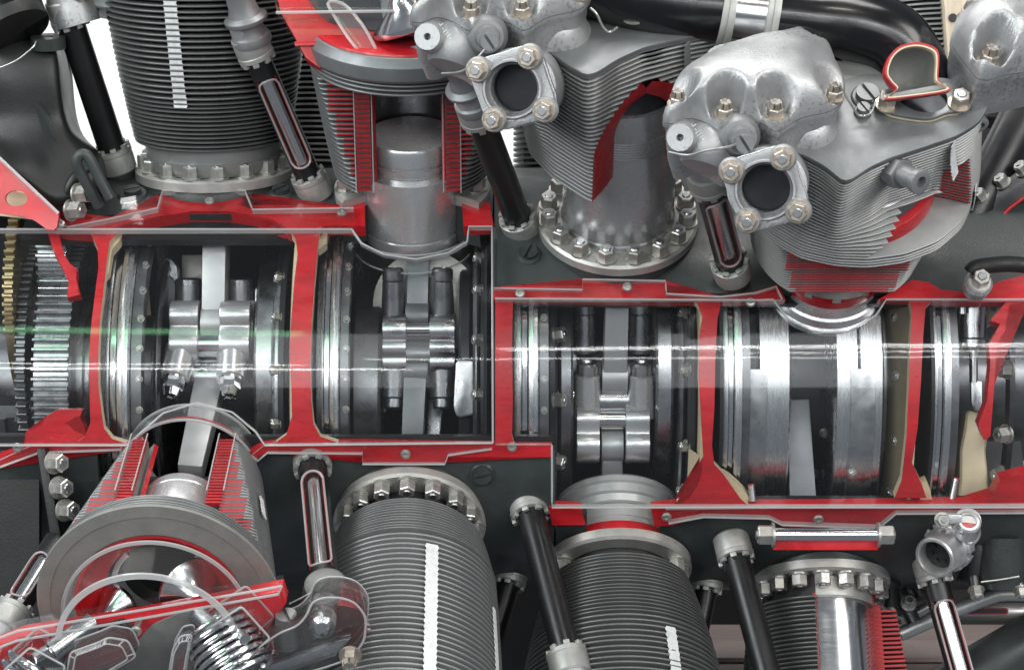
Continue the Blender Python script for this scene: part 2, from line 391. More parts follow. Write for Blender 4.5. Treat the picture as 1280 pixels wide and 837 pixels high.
def fin_stack(parent, h0, h1, pitch, r0, r1, ri=58, sg=1, mats=('fin_dark', 'red_dull'), t=None, jitter=.25):
    n = int((h1 - h0) / pitch); me = fin_mesh(100, ri * 100 / max(r0, r1), t or pitch * .46, sg=sg, mats=mats)
    for i in range(n + 1):
        f = i / max(1, n); put(me, 'fin', parent, 0, 0, h0 + i * pitch, (r0 + (r1 - r0) * f ** .85 + random.uniform(-jitter, jitter)) / 100)
def stripe(parent, prof, th, wth, sg=1, mat_='tape', t=.8, name='paint_stripe', saw=True):
    """white stripe across the fin tips: prof = [(h, r)], th its angle, wth its half width in mm"""
    b = MB(); n = len(prof); vs = []; fs = []
    for i, (h, r) in enumerate(prof):
        w = wth + (1.1 if i % 2 else -.3) * saw + random.uniform(-.3, .3)
        for sd in (-1, 1):
            a = R_(th) + sd * w / r
            for rr in (r + .2 - (.45 if i % 2 else 0), r + .2 + t - (.45 if i % 2 else 0)): vs.append((rr * math.cos(a), sg * rr * math.sin(a), h))
    for i in range(n - 1):
        k, q = i * 4, i * 4 + 4
        fs += [(k, k + 2, q + 2, q), (k + 1, q + 1, q + 3, k + 3), (k, q, q + 1, k + 1), (k + 2, k + 3, q + 3, q + 2)]
    fs += [(0, 1, 3, 2), ((n - 1) * 4, (n - 1) * 4 + 2, (n - 1) * 4 + 3, (n - 1) * 4 + 1)]
    return b.add(vs, fs).build(name, mat_, parent, ang=60)
def flange(parent, r=94, sg=1, nn=16, a=None, off=0, pad=True, rn=None, hide=None, nut=None):
    b = MB(); pr = [(60, -13), (r, -13), (r, -3), (r - 3, 0), (60, 0)]
    if a: b.lathe(pr, 60, a[0], a[1], sg=sg, closed=True)
    else: b.lathe(pr, 72, sg=sg, closed=True)
    b.build('flange', 'flange', parent)
    if pad: MB().lathe([(20, -60), (r + 2, -60), (r - 1, -24), (r - 4, -14), (20, -14)], 64, a[0] if a else 0, a[1] if a else 360, sg=sg, closed=True).build('mounting_pad', 'case', parent)
    rn = rn or r - 13
    for i in range(nn):
        an = 90 + 360 * (i + off) / nn
        if a and not (a[0] + 4 < an < a[1] - 4 or a[0] + 4 < an - 360 < a[1] - 4 or a[0] + 4 < an + 360 < a[1] - 4): continue
        if hide and hide[0] < an % 360 < hide[1]: continue
        ra = R_(an); place(nut or NUT, 'nut', parent, mm(TR(rn * math.cos(ra), sg * rn * math.sin(ra), 0, random.uniform(0, 1), s=.93)))
def barrel(parent, prof, mat_, sg=1, name='barrel', a0=0, a1=360, n=72, mcap=None, mats=None):
    b = MB(); b.lathe(prof, n, a0, a1, sg=sg, closed=True, mcap=1 if mats else None)
    return b.build(name, mats or mat_, parent)

# --- upper left cylinder, whole
A = cylF(268, 206, 17)
tA = thing('engine_cylinder', 'uncut finned cylinder with long white stripe, upright at the upper left', 'cylinder', A)
flange(tA, 95, A.sg, off=.5)
barrel(tA, [(40, -5), (66, -5), (66, 330), (40, 330)], 'core', A.sg)
MB().lathe([(66, 1), (80, 1), (84, 8), (86, 17), (66, 17)], 72, sg=A.sg, closed=True).build('barrel_foot', 'fin_light', tA)
MB().lathe([(50, 12), (80, 12), (82, 34), (50, 34)], 64, sg=A.sg, closed=True).build('barrel_neck', 'fin_light', tA)
fin_stack(tA, 36, 94, 5.2, 93, 104, 60, A.sg)
fin_stack(tA, 99, 300, 6.8, 105, 132, 60, A.sg, t=2.9)
stripe(tA, [(89 + i * 3.4, 103 + 28 * (max(0, i * 3.4 - 8) / 200) ** .85) for i in range(60)], 102, 7.5, A.sg)

# --- lower middle left cylinder, whole
F = cylF(512, 659, 132.7)
tF = thing('engine_cylinder', 'uncut finned cylinder below the second crank bay, nuts along its rim', 'cylinder', F)
flange(tF, 88, F.sg, off=0)
barrel(tF, [(40, -5), (62, -5), (62, 350), (40, 350)], 'core', F.sg)
fin_stack(tF, 34, 93, 5.0, 86, 100, 58, F.sg, mats=('fin', 'red_dull'))
fin_stack(tF, 98, 345, 7.7, 101, 114, 58, F.sg, mats=('fin', 'red_dull'), t=3.2)
def rprof(h, h0, h1, r0, r1): return r0 + (r1 - r0) * max(0, min(1, (h - h0) / (h1 - h0))) ** .85
stripe(tF, [(112 + i * 3.85, rprof(112 + i * 3.85, 98, 345, 101, 114)) for i in range(58)], 72, 6.5, F.sg)
stripe(tF, [(150 + i * 3.85, rprof(150 + i * 3.85, 98, 345, 101, 114)) for i in range(48)], 20, 4, F.sg)

# --- lower middle right cylinder, whole apart from the cut skirt
G = cylF(773, 716, 145.6)
tG = thing('engine_cylinder', 'uncut finned cylinder below the third crank bay, with its red sawn collar', 'cylinder', G)
flange(tG, 86, G.sg, a=(150, 390), off=.5)
barrel(tG, [(40, 0), (62, 0), (62, 330), (40, 330)], 'core', G.sg)
fin_stack(tG, 17, 101, 5.2, 82, 106, 58, G.sg)
fin_stack(tG, 106, 330, 7.0, 107, 139, 58, G.sg, t=3.1)
stripe(tG, [(118 + i * 3.7, rprof(118 + i * 3.7, 106, 330, 107, 136)) for i in range(56)], 63, 6, G.sg)
stripe(tG, [(140 + i * 3.7, rprof(140 + i * 3.7, 106, 330, 107, 136)) for i in range(40)], 12, 4, G.sg)
stripe(tG, [(170 + i * 3.7, rprof(170 + i * 3.7, 106, 330, 107, 136)) for i in range(34)], 150, 4, G.sg)
barrel(tG, [(63, -13), (86, -13), (86, -3), (83, 0), (63, 0)], 'flange', G.sg, 'flange_face', 20, 160, 40)
barrel(tG, [(50, -34), (66, -34), (66, -17), (64, -12), (50, -12)], 'red', G.sg, 'sawn_collar', 30, 150, 40)
for a in (26, 154):
    ra = R_(a); place(NUT, 'nut', tG, mm(TR(73 * math.cos(ra), G.sg * 73 * math.sin(ra), 0, .4, s=.93)))
for a in (72, 95, 118):
    ra = R_(a); MB().box((0, 0, -16), (6, 8, 13), T=Matrix.Rotation(G.sg * ra, 4, 'Z') @ Matrix.Translation((65.5, 0, 0))).build('flange_notch', 'flange', tG)
barrel(tG, [(50, -62), (61, -60), (61, -50), (62.5, -49), (62.5, -44), (61, -43), (62, -34), (50, -34)], 'pale', G.sg, 'cylinder_skirt')
barrel(tG, [(56, -92), (70, -94), (74, -90), (74, -84), (71, -82), (70, -72), (67, -70), (65, -62), (62, -60), (56, -64)], 'pale', G.sg, 'skirt_ring')

# --- lower right cylinder, cut lengthwise
Hc = cylF(1025, 734, 158.4)
tH = thing('engine_cylinder', 'cylinder at the lower right with polished bore laid open between red fin ends', 'cylinder', Hc)
flange(tH, 84, Hc.sg, off=.25)
hw = 46
for i in range(30): put(fin_mesh(88 + .62 * i, 60, 2.7, gap=(10, 103), sg=Hc.sg, mats=('fin_dark', 'red_dull')), 'fin', tH, 0, 0, 32 + i * 5.5)
barrel(tH, [(50, 0), (63, 0), (63, 300), (50, 300)], None, Hc.sg, 'barrel', 104, 369, mats=['core', 'red'])
barrel(tH, [(40, -4), (57, -4), (57, 300), (40, 300)], 'polish', Hc.sg, 'polished_liner')
barrel(tH, [(56, 1), (61, 1), (61, 24), (59, 26), (56, 26)], 'flange', Hc.sg, 'liner_collar')
barrel(tH, [(58, 24), (70, 24), (70, 300), (58, 300)], 'red', Hc.sg, 'sawn_wall', 103.6, 106, 3)
barrel(tH, [(58, 24), (70, 24), (70, 300), (58, 300)], 'red_dull', Hc.sg, 'sawn_wall', 7.4, 9.4, 3)
b = MB(); b.lathe([(61, 26), (63, 26), (63, 300), (61, 300)], 40, 8, 105, sg=Hc.sg, closed=True); b.build('acrylic_cover', 'acrylic', tH)
MB().tube([(62 * math.cos(R_(a)), Hc.sg * 62 * math.sin(R_(a)), 26) for a in range(8, 106, 4)], 1, 6).build('cover_edge', 'acrylic_edge', tH)

# --- upper second cylinder: window in the barrel, sawn head
Bc = cylF(515, 230, 29.9)
tB = thing('engine_cylinder', 'cylinder with a square window showing its piston, red fin ends either side', 'cylinder', Bc)
flange(tB, 92, Bc.sg, a=(150, 390), off=.5)
def wB(h): return 74 - .13 * h
for i in range(27):
    h = 22 + i * 5.8; r = 91 + 26 * (i / 28) ** .9; wc = wB(h)
    if h < 160: me = fin_mesh(r, 58, 2.6, wc=wc, ucut=60, sg=Bc.sg, mats=('fin', 'red_dull'))
    else: me = fin_mesh(r, 56, 2.8, sg=Bc.sg, mats=('fin', 'red'))
    put(me, 'fin', tB, 0, 0, h)
barrel(tB, [(50, -70), (58, -70), (60, -66), (60, -52), (59, -51), (59, -49), (60, -48), (60, 24), (50, 24)], 'satin', Bc.sg)
barrel(tB, [(55, 24), (60, 24), (60, 180), (55, 180)], None, Bc.sg, 'barrel_wall', 133, 407, mats=['steel_dark', 'red'])
barrel(tB, [(69, -82), (72, -82), (72, -58), (69, -58)], 'acrylic', Bc.sg, 'acrylic_skirt', 20, 160, 60)
for h, r in ((-82, 71), (-58, 71)): MB().tube([(r * math.cos(R_(a)), Bc.sg * r * math.sin(R_(a)), h) for a in range(18, 163, 3)], 1.1, 8).build('skirt_edge', 'acrylic_edge', tB)
b = MB(); b.lathe([(0, 0), (44, 0), (50, 3), (50, 18), (49, 19), (49, 22), (50, 23), (50, 28), (48.6, 29), (48.6, 32), (50, 33), (50, 38), (48.6, 39), (48.6, 42), (50, 43), (50, 62), (48, 65), (0, 65)], 64, sg=Bc.sg, T=Matrix.Diagonal((1.045, 1.045, 1, 1))); b.build('piston', 'satin', tB)
for sgn in (-1, 1):                                   # sawn walls of the window, sheathed in clear acrylic
    for i in range(24):
        h = 27 + i * 5.8; wv = wB(h)
        MB().box((sgn * 51, Bc.sg * (wv - 1), h), (17, 4, 2.8)).build('sawn_fin_root', 'red_dull', tB)
    b = MB(); P = [(Bc.sg * (wB(h) - 4), h) for h in (24, 164)]
    b.loft([[(sgn * x, v, h) for x in (43, 59) for v in ((v0, v0 - Bc.sg * 20) if x == 43 else (v0 - Bc.sg * 20, v0))] for v0, h in P]); b.build('sawn_wall', 'cut_grey', tB)
    b = MB(); b.loft([[(sgn * x, v, h) for x in (39, 60) for v in ((v0 + Bc.sg * 8, v0 + Bc.sg * 5) if x == 39 else (v0 + Bc.sg * 5, v0 + Bc.sg * 8))] for v0, h in P]); b.build('acrylic_strip', ['acrylic'], tB)
    for e in (40, 60): MB().tube([(sgn * e, P[0][0] + Bc.sg * 8, 25), (sgn * e, P[1][0] + Bc.sg * 8, 163)], .7, 6).build('strip_edge', 'acrylic_edge', tB)
b = MB(); b.lathe([(54, 156), (64, 156), (64, 164), (54, 164)], 30, 40, 140, sg=Bc.sg, closed=True); b.build('window_header', 'red', tB)
b = MB(); b.lathe([(56, 177), (118, 177), (121, 181), (121, 196), (113, 205), (56, 205)], 84, sg=Bc.sg, closed=True); b.build('head_ring', 'plate', tB, bevel=.8)
b = MB(); b.lathe([(50, 205.4), (110, 205.4), (109, 207.5), (50, 207.5)], 84, sg=Bc.sg, closed=True); b.build('head_face', 'red', tB)

fB = screen(500, 40, 286, tilt=8)
tBh = thing('sawn_head', 'red painted sawn head wall above the cylinder with the square window', 'head', fB)
b = MB(); b.prism([fB.at(*p) for p in ((338, -30), (352, 18), (366, 42), (382, 72), (398, 84), (520, 100), (640, 100), (640, -30))], -26, 0); b.build('sawn_wall', 'red', tBh, bevel=1)
b = MB(); b.prism([fB.at(*p, 0) for p in ((368, 53), (470, 50), (470, 56), (369, 59))], 0, 4); b.build('wall_step', 'red', tBh, bevel=1.5)
for P, mt, h in (([(380, -30), (396, 14), (416, 30), (450, 36), (480, 34), (520, -30)], 'steel_black', 2), ([(470, -30), (480, 30), (498, 84), (640, 92), (640, -30)], 'steel_dark', 3)):
    b = MB(); b.prism(spline([fB.at(*p) for p in P], 4) if mt == 'steel_black' else [fB.at(*p) for p in P], .6, h); b.build('port_recess', mt, tBh, bevel=.6)
b = MB(); b.lathe([(0, 0), (38, 0), (40, 3), (40, 7), (36, 10), (18, 24), (8, 40), (7, 90), (0, 90)], 56, T=aim(*fB.at(512, 40), 12, (-.35, .9, .45))); b.build('valve', 'polish', tBh)
b = MB(); b.lathe([(0, -30), (30, -30), (32, 0), (0, 0)], 40, T=aim(*fB.at(540, 62), 6, (0, 1, .2))); b.build('valve_seat', 'steel', tBh)
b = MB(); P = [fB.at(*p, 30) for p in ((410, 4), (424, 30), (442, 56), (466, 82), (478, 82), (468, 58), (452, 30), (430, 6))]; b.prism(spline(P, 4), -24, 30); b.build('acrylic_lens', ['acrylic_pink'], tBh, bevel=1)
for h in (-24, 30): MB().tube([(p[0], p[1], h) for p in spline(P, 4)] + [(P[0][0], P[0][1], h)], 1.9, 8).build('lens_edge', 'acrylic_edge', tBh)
b = MB(); b.prism([fB.at(*p, 34) for p in ((344, 2), (640, 2), (640, 14), (346, 16))], 0, 36); b.build('acrylic_shelf', 'acrylic', tBh, bevel=1)
MB().tube([fB.at3(*p, 36) for p in ((345, 16), (440, 14.5), (640, 13))], 1.8, 8).build('shelf_edge', 'acrylic_edge', tBh)
b = MB(); b.prism([fB.at(*p, 26) for p in ((478, 78), (640, 74), (640, 84), (480, 84))], -20, 26, mside=1); b.build('acrylic_foot', ['acrylic', 'acrylic_edge'], tBh)
q = fB.at3(522, 77, 27); place(SCREW, 'screw', tBh, mm(aim(*q, (0, .9, .3)) @ Matrix.Scale(.8, 4)))

# --- lower left cylinder: sawn open, head cut flat
E = cylF(236, 604, 119.9)
tE = thing('engine_cylinder', 'lower left cylinder sawn open towards the viewer, with flat grey crescent face', 'cylinder', E)
for i in range(38):
    h = 8 + i * 5.8; r = 84 + 41 * (h / 226)
    cutE = h < 196
    me = fin_mesh(r, 57 if cutE else 86, 2.5, ucut=56 if cutE else None, wc=64 if cutE else None, sg=E.sg, mats=('fin', 'red_dull'))
    put(me, 'fin', tE, 0, 0, h)
barrel(tE, [(50, -20), (56, -20), (56, 190), (50, 190)], None, E.sg, 'barrel_wall', 133, 407, mats=['pale', 'red'])
barrel(tE, [(58, -62), (62, -62), (62, -21), (58, -21)], 'pale', E.sg, 'bore_mouth', 165, 375)
b = MB(); b.lathe([(0, 45), (40, 45), (46, 47), (47, 50), (47, 60), (46, 61), (46, 63), (47, 64), (47, 120), (45, 124), (0, 124)], 64, sg=E.sg); b.build('piston', 'satin', tE)
for sgn in (-1, 1):
    for k in range(22): MB().box((sgn * 48, E.sg * 62, 8 + k * 5.8), (16, 4, 2.8)).build('sawn_fin_root', 'red_dull', tE)
    MB().box((sgn * 48, E.sg * 52, 64), (16, 14, 120)).build('sawn_wall', 'cut_grey', tE)
    MB().box((sgn * 49, E.sg * 68, 60), (19, 3, 112)).build('acrylic_strip', 'acrylic', tE)
    for e in (-9, 9): MB().tube([(sgn * 49 + e, E.sg * 69.6, 4), (sgn * 49 + e, E.sg * 69.6, 116)], .8, 6).build('strip_edge', 'acrylic_edge', tE)
b = MB(); b.lathe([(87, 222), (125, 222), (127, 225), (126, 228), (113, 228.6), (112, 227.8), (91, 228), (87, 225)], 120, -30, 210, sg=E.sg, closed=True); b.build('sawn_head_face', 'cut_grey', tE)
b = MB(); b.lathe([(80, 176), (86, 176), (89, 226), (85, 226)], 64, -30, 210, sg=E.sg, closed=True); b.build('combustion_chamber_wall', 'red', tE)
b = MB(); b.lathe([(60, 190), (88, 196), (88, 212), (84, 212), (60, 200)], 64, -30, 210, sg=E.sg, closed=True); b.build('chamber_seat', 'red', tE)
b = MB(); b.lathe([(0, 150), (40, 154), (56, 168), (62, 196), (66, 196), (66, 160), (42, 147), (0, 143)], 64, sg=E.sg); b.build('combustion_chamber', 'case_black', tE)
for i in range(7):
    me = fin_mesh(127 + 1.0 * i, 100, 3, gap=(-12, 190), sg=E.sg, mats=('fin', 'red')); put(me, 'fin', tE, 0, 0, 234 + i * 7)
stripe(tE, [(90 + i * 3, 103 + .6 * i) for i in range(14)], 24, 4, E.sg)

# --- third upper cylinder: arch cut in the head fins over a bare barrel
def polar(f, pts, h):
    """outline given by photograph points on the plane h -> radius as a function of the angle"""
    P = [f.at(x, y, h) for x, y in pts]; A_ = [(math.degrees(math.atan2(f.sg * v, u)) % 360, math.hypot(u, v)) for u, v in P]; A_.sort()
    A_ = [(a - 360, r) for a, r in A_] + A_ + [(a + 360, r) for a, r in A_]
    def fn(a):
        a %= 360
        for (a0, r0), (a1, r1) in zip(A_, A_[1:]):
            if a0 <= a < a1:
                t = (a - a0) / (a1 - a0)
                q0, q1 = Vector((math.cos(R_(a0)), math.sin(R_(a0)))) * r0, Vector((math.cos(R_(a1)), math.sin(R_(a1)))) * r1
                d = q1 - q0; n = Vector((-d.y, d.x)); w = Vector((math.cos(R_(a)), math.sin(R_(a))))
                k = w.dot(n); return q0.dot(n) / k if abs(k) > 1e-4 else r0 + (r1 - r0) * t
        return 100
    tab = [fn(i) for i in range(360)]; tab = [(tab[i] * 2 + sum(tab[(i + k) % 360] + tab[i - k] for k in (1, 2, 3, 4))) / 10 for i in range(360)]
    def sm(a):
        a %= 360; i = int(a); f_ = a - i; return tab[i] * (1 - f_) + tab[(i + 1) % 360] * f_
    return sm
Cc = cylF(772, 268, 42.7)
tC = thing('engine_cylinder', 'cylinder with arch sawn through its head fins above a bare polished barrel', 'cylinder', Cc)
flange(tC, 94, Cc.sg, off=.5)
barrel(tC, [(56, -5), (66, -5), (66, 4), (64.5, 6), (64.5, 128), (65.5, 129)] + [(65.5 - (.9 if k % 2 else 0), 129 + k * 1.7) for k in range(1, 14)] + [(65, 154), (65, 186), (56, 186)], 'bore', Cc.sg)
topC = polar(Cc, [(640, 70), (668, 62), (690, 70), (712, 86), (737, 100), (770, 78), (806, 62), (850, 52), (893, 44), (925, 34), (932, 10), (890, -20), (780, -40), (690, -30), (645, 10)], 276)
botC = polar(Cc, [(650, 150), (662, 192), (690, 222), (737, 252), (800, 262), (848, 246), (880, 205), (880, 150), (830, 100), (760, 80), (690, 95)], 108)
for i in range(31):
    h = 108 + i * 5.53; t = (h - 108) / 168; ts = t * t * (3 - 2 * t)
    rf = lambda a, ts=ts: botC(a) * (1 - ts) + topC(a) * ts
    g = None
    if h < 238:
        k = max(0, (h - 160) / 78); c = math.sqrt(max(0, 1 - k * k)); g = (74 - 46 * c, 74 + 34 * c)
        if c < .12: g = None
    me = fin_mesh(rf, 66.5, 2.8, gap=g, skew=(-8, 0), sg=Cc.sg, n=120, mats=('fin_light', 'red'))
    put(me, 'fin', tC, 0, 0, h)
# sawn faces: red walls that close the arch between the fins
for side in (1, -1):
    b = MB(); vs = []
    for i in range(26):
        h = 107 + i * 5.22; t = (h - 108) / 168; ts = max(0, min(1, t * t * (3 - 2 * t)))
        k = max(0, min(1, (h - 160) / 78)); c = math.sqrt(max(0, 1 - k * k)); a = 74 + side * (34.3 if side > 0 else 46.3) * c
        ro = (botC(a) * (1 - ts) + topC(a) * ts) - 1.0; ra = R_(a); rb = R_(a - side * (8 + 5 * k) * min(1, c * 3 + .2)); hi = h - 17 * k
        for q in range(4):
            f_ = q / 3; aa = rb + (ra - rb) * f_; rr = 66.5 + (ro - 66.5) * f_; vs.append((rr * math.cos(aa), Cc.sg * rr * math.sin(aa), hi + (h - hi) * f_))
    b.add(vs, [(4 * i + q, 4 * i + q + 1, 4 * i + q + 5, 4 * i + q + 4) for i in range(25) for q in range(3)])
    b.build('sawn_face', 'red_dull', tC, ang=60)
barrel(tC, [(54, 130), (60, 130), (60, 250), (54, 250)], 'steel_black', Cc.sg, 'bore_wall')
MB().lathe([(0, 140), (54, 140), (54, 142), (0, 142)], 48, sg=Cc.sg).build('piston_crown', 'steel_black', tC)
b = MB(); b.lathe([(64, 186), (57, 205), (46, 225), (30, 238), (10, 243), (10, 244.5), (31, 239.5), (47.2, 226.2), (58.4, 205.8), (65.5, 186)], 60, -10, 190, sg=Cc.sg, closed=True); b.build('acrylic_dome', 'acrylic', tC)
n_top = 120; b = MB(); b.prism([(topC(360 * i / n_top) * 1.004 * math.cos(R_(360 * i / n_top)), Cc.sg * topC(360 * i / n_top) * 1.004 * math.sin(R_(360 * i / n_top))) for i in range(n_top)], 274, 280)
b.build('head_plate', 'plate', tC, bevel=1.2)
stripe(tC, [(222 + i * 3.05, 1.5 + (lambda t: botC(38) * (1 - t * t * (3 - 2 * t)) + topC(38) * t * t * (3 - 2 * t))((222 + i * 3.05 - 108) / 168)) for i in range(18)], 38, 6, Cc.sg, mat_='fin_light')

# --- fourth upper cylinder: round hole in the head, lower fins shaved flat
Dc = cylF(1040, 315, 55.6)
tD = thing('engine_cylinder', 'cylinder nearest the viewer at upper right, red shaved fins and round head cut', 'cylinder', Dc)
topD = polar(Dc, [(960, 190), (1000, 196), (1030, 212), (1056, 234), (1086, 214), (1112, 202), (1150, 190), (1194, 175), (1222, 158), (1234, 138), (1228, 118), (1190, 104), (1130, 99), (1080, 98), (1045, 108), (995, 132), (960, 160)], 254)
botD = polar(Dc, [(938, 240), (943, 275), (960, 298), (1000, 321), (1045, 331), (1085, 333), (1130, 327), (1172, 311), (1203, 284), (1222, 240), (1222, 180), (1160, 110), (1060, 90), (970, 130)], 122)
for i in range(51):
    h = 30 + i * 4.5
    if h < 118:
        rr = 90 + (h - 30) * .16; me = fin_mesh(rr + 6, 58, 2.1, wc=77, sg=Dc.sg, mats=('fin_light', 'red_dull'))
    else:
        t = min(1, (h - 120) / 134); ts = t * t * (3 - 2 * t); tq = max(0, min(1, (h - 146) / 32))
        def rf(a, ts=ts, tq=tq):      # the front right quarter draws in early, above the sawn window
            a %= 360; w_ = max(0, min(1, (a - 22) / 10)) * max(0, min(1, (112 - a) / 44)); k_ = ts + (max(ts, tq) - ts) * w_
            return botD(a) * (1 - k_) + topD(a) * k_
        g = None
        if 134 < h < 214:
            k = (h - 134) / 80; g = (16, 86 - 30 * min(1, k * 2)) if h < 170 else ((16, 30) if h < 206 else None)
        me = fin_mesh(rf, 62, 2.1, gap=g, sg=Dc.sg, n=120, mats=('fin_light', 'red'))
    put(me, 'fin', tD, 0, 0, h)
barrel(tD, [(50, 20), (60, 20), (60, 254), (50, 254)], 'core', Dc.sg, 'barrel_core', 92, 372)
b = MB(); rr_ = [(botD(a) - 2) for a in range(0, 360, 4)]
b.prism([(r * math.cos(R_(4 * i)), Dc.sg * r * math.sin(R_(4 * i))) for i, r in enumerate(rr_)], 122, 133); b.build('sawn_fin_face', 'plate', tD, bevel=.6)
b = MB(); b.lathe([(60, 133.5), (95, 133.5), (91, 152), (60, 156)], 48, 0, 98, sg=Dc.sg, closed=True); b.build('combustion_chamber_rim', 'red', tD, bevel=.6)
b = MB(); b.lathe([(46, 156.5), (84, 156.5), (78, 176), (46, 200)], 40, 0, 98, sg=Dc.sg, closed=True); b.build('combustion_chamber', 'steel_dark', tD)
place(SCREW, 'screw', tD, mm(TR(*Dc.at3(1133, 281, 134), s=1.1)))
b = MB(); b.prism([(topD(3 * i) * 1.004 * math.cos(R_(3 * i)), Dc.sg * topD(3 * i) * 1.004 * math.sin(R_(3 * i))) for i in range(120)], 254, 261)
b.build('head_plate', 'plate', tD, bevel=1.2)
barrel(tD, [(50, -68), (66, -70), (71, -66), (71, -58), (68, -56), (67, -44), (64, -42), (63, -26), (62, -22), (50, -22)], 'satin', Dc.sg, 'cylinder_skirt')
barrel(tD, [(50, -22), (64, -22), (66, -8), (66, 2), (50, 4)], 'red', Dc.sg, 'sawn_collar')
for a in (60, 90, 118):
    ra = R_(a); MB().box((0, 0, 0), (6, 9, 12), T=Matrix.Rotation(Dc.sg * ra, 4, 'Z') @ Matrix.Translation((64, 0, 0))).build('flange_notch', 'flange', tD)
barrel(tD, [(56, 6), (82, 8), (84, 24), (56, 26)], 'flange', Dc.sg, 'flange', 150, 390)
barrel(tD, [(54, 4), (70, 5), (72, 26), (54, 26)], 'flange', Dc.sg, 'barrel_foot')
def lerpD(a, h):
    t = max(0, min(1, (h - 120) / 134)); ts = t * t * (3 - 2 * t); return botD(a) * (1 - ts) + topD(a) * ts
uS = Dc.at(1196, 177, 254); thS = math.degrees(math.atan2(Dc.sg * uS[1], uS[0])); print('stripe angle', thS)
stripe(tD, [(202 + i * 2.6, 1.2 + lerpD(thS, 202 + i * 2.6)) for i in range(20)], thS, 7, Dc.sg)
stripe(tD, [(96 + i * 3, 104 + .16 * (i * 3) * .3) for i in range(8)] + [(120 + i * 3.03, 1.0 + lerpD(12, 120 + i * 3.03)) for i in range(12)], 12, 5, Dc.sg)

# ------------------------------------------------------------------ crankcase
def curved_plate(b, outline, Ro, Ri, m=0, mside=None, step=9):
    """outline in photograph points laid on a drum of radius Ro about the crank axis, thickness down to Ri"""
    bm = bmesh.new(); vs = [bm.verts.new((x, y, 0)) for x, y in outline]; bm.faces.new(vs)
    bmesh.ops.triangulate(bm, faces=bm.faces)
    ys = [p[1] for p in outline]; y = min(ys) + step
    while y < max(ys):
        bmesh.ops.bisect_plane(bm, geom=bm.verts[:] + bm.edges[:] + bm.faces[:], plane_co=(0, y, 0), plane_no=(0, 1, 0)); y += step
    bm.verts.ensure_lookup_table(); bm.verts.index_update()
    top = [on_cyl(v.co.x, v.co.y, Ro) for v in bm.verts]; k = Ri / Ro
    bot = [Vector((p.x, AX.y + (p.y - AX.y) * k, AX.z + (p.z - AX.z) * k)) for p in top]
    n = len(top); base = len(b.v); b.v += [p.copy() for p in top] + bot
    for f in bm.faces:
        idx = [v.index + base for v in f.verts]; b.f.append(idx); b.m.append(m); b.f.append([i + n for i in idx][::-1]); b.m.append(m)
    for e in bm.edges:
        if len(e.link_faces) == 1: i, j = (v.index + base for v in e.verts); b.f.append([i, j, j + n, i + n]); b.m.append(m if mside is None else mside)
    bm.free(); return b
WORLD = Frame((0, 0, 0), (1, 0, 0), (0, 1, 0), (0, 0, 1))
tK = thing('crankcase', 'dark grey green crankcase drum with red painted saw cuts across the middle', 'crankcase', WORLD)
def drum(name, x0, x1, R, f0, f1, mat_, n=40, Rin=None):
    """part of the drum between two angles (0 is up, 90 towards the viewer)"""
    b = MB(); Rin = Rin or R - 9; vs = []; fs = []
    for i in range(n + 1):
        f = R_(f0 + (f1 - f0) * i / n)
        for rr in (R, Rin):
            for x in (x0, x1): vs.append((x, AX.y - rr * math.sin(f), AX.z + rr * math.cos(f)))
    for i in range(n):
        k, q = i * 4, i * 4 + 4
        fs += [(k, q, q + 1, k + 1), (k + 2, k + 3, q + 3, q + 2), (k, k + 2, q + 2, q), (k + 1, q + 1, q + 3, k + 3)]
    fs += [(0, 1, 3, 2), (n * 4, n * 4 + 2, n * 4 + 3, n * 4 + 1)]
    return b.add(vs, fs).build(name, mat_, tK)
def phi_at(py, R): p = on_cyl(640, py, R); return math.degrees(math.atan2(-(p.y - AX.y), p.z - AX.z))
RC = 262
drum('case_wall', xa(70, 60), xa(448, 60), RC, -60, phi_at(268, RC), 'case')
drum('case_wall', xa(448.5, 60), xa(580, 60), RC, -60, phi_at(226, RC), 'case')
drum('case_wall', xa(580.5, 60), xa(617, 60), RC, -60, phi_at(268, RC), 'case')
drum('case_wall', xa(619, 60), xa(1290, 60), RC, -60, phi_at(366, RC), 'case')
drum('case_wall', xa(-10, 60), xa(160, 60), RC, phi_at(568, RC), 250, 'case')
drum('case_wall', xa(160.5, 60), xa(322, 60), RC, phi_at(600, RC), 250, 'case')
drum('case_wall', xa(322.5, 60), xa(690, 60), RC, phi_at(568, RC), 250, 'case')
drum('case_wall', xa(692, 60), xa(728, 60), RC, phi_at(642, RC), 250, 'case')
drum('case_wall', xa(728.5, 60), xa(814, 60), RC, phi_at(684, RC), 250, 'case')
drum('case_wall', xa(814.5, 60), xa(1290, 60), RC, phi_at(642, RC), 250, 'case')
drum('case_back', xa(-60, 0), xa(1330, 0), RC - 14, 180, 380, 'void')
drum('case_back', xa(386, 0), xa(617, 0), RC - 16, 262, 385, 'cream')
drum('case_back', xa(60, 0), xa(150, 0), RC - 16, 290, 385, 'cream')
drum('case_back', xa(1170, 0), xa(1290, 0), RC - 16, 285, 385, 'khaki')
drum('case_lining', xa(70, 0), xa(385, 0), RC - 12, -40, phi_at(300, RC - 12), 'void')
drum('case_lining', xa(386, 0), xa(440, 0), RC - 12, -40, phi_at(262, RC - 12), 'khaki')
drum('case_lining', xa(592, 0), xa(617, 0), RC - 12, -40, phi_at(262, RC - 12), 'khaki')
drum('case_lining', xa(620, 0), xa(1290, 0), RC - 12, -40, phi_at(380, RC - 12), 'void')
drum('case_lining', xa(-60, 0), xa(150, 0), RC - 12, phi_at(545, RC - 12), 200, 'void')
drum('case_lining', xa(332, 0), xa(690, 0), RC - 12, phi_at(545, RC - 12), 200, 'void')
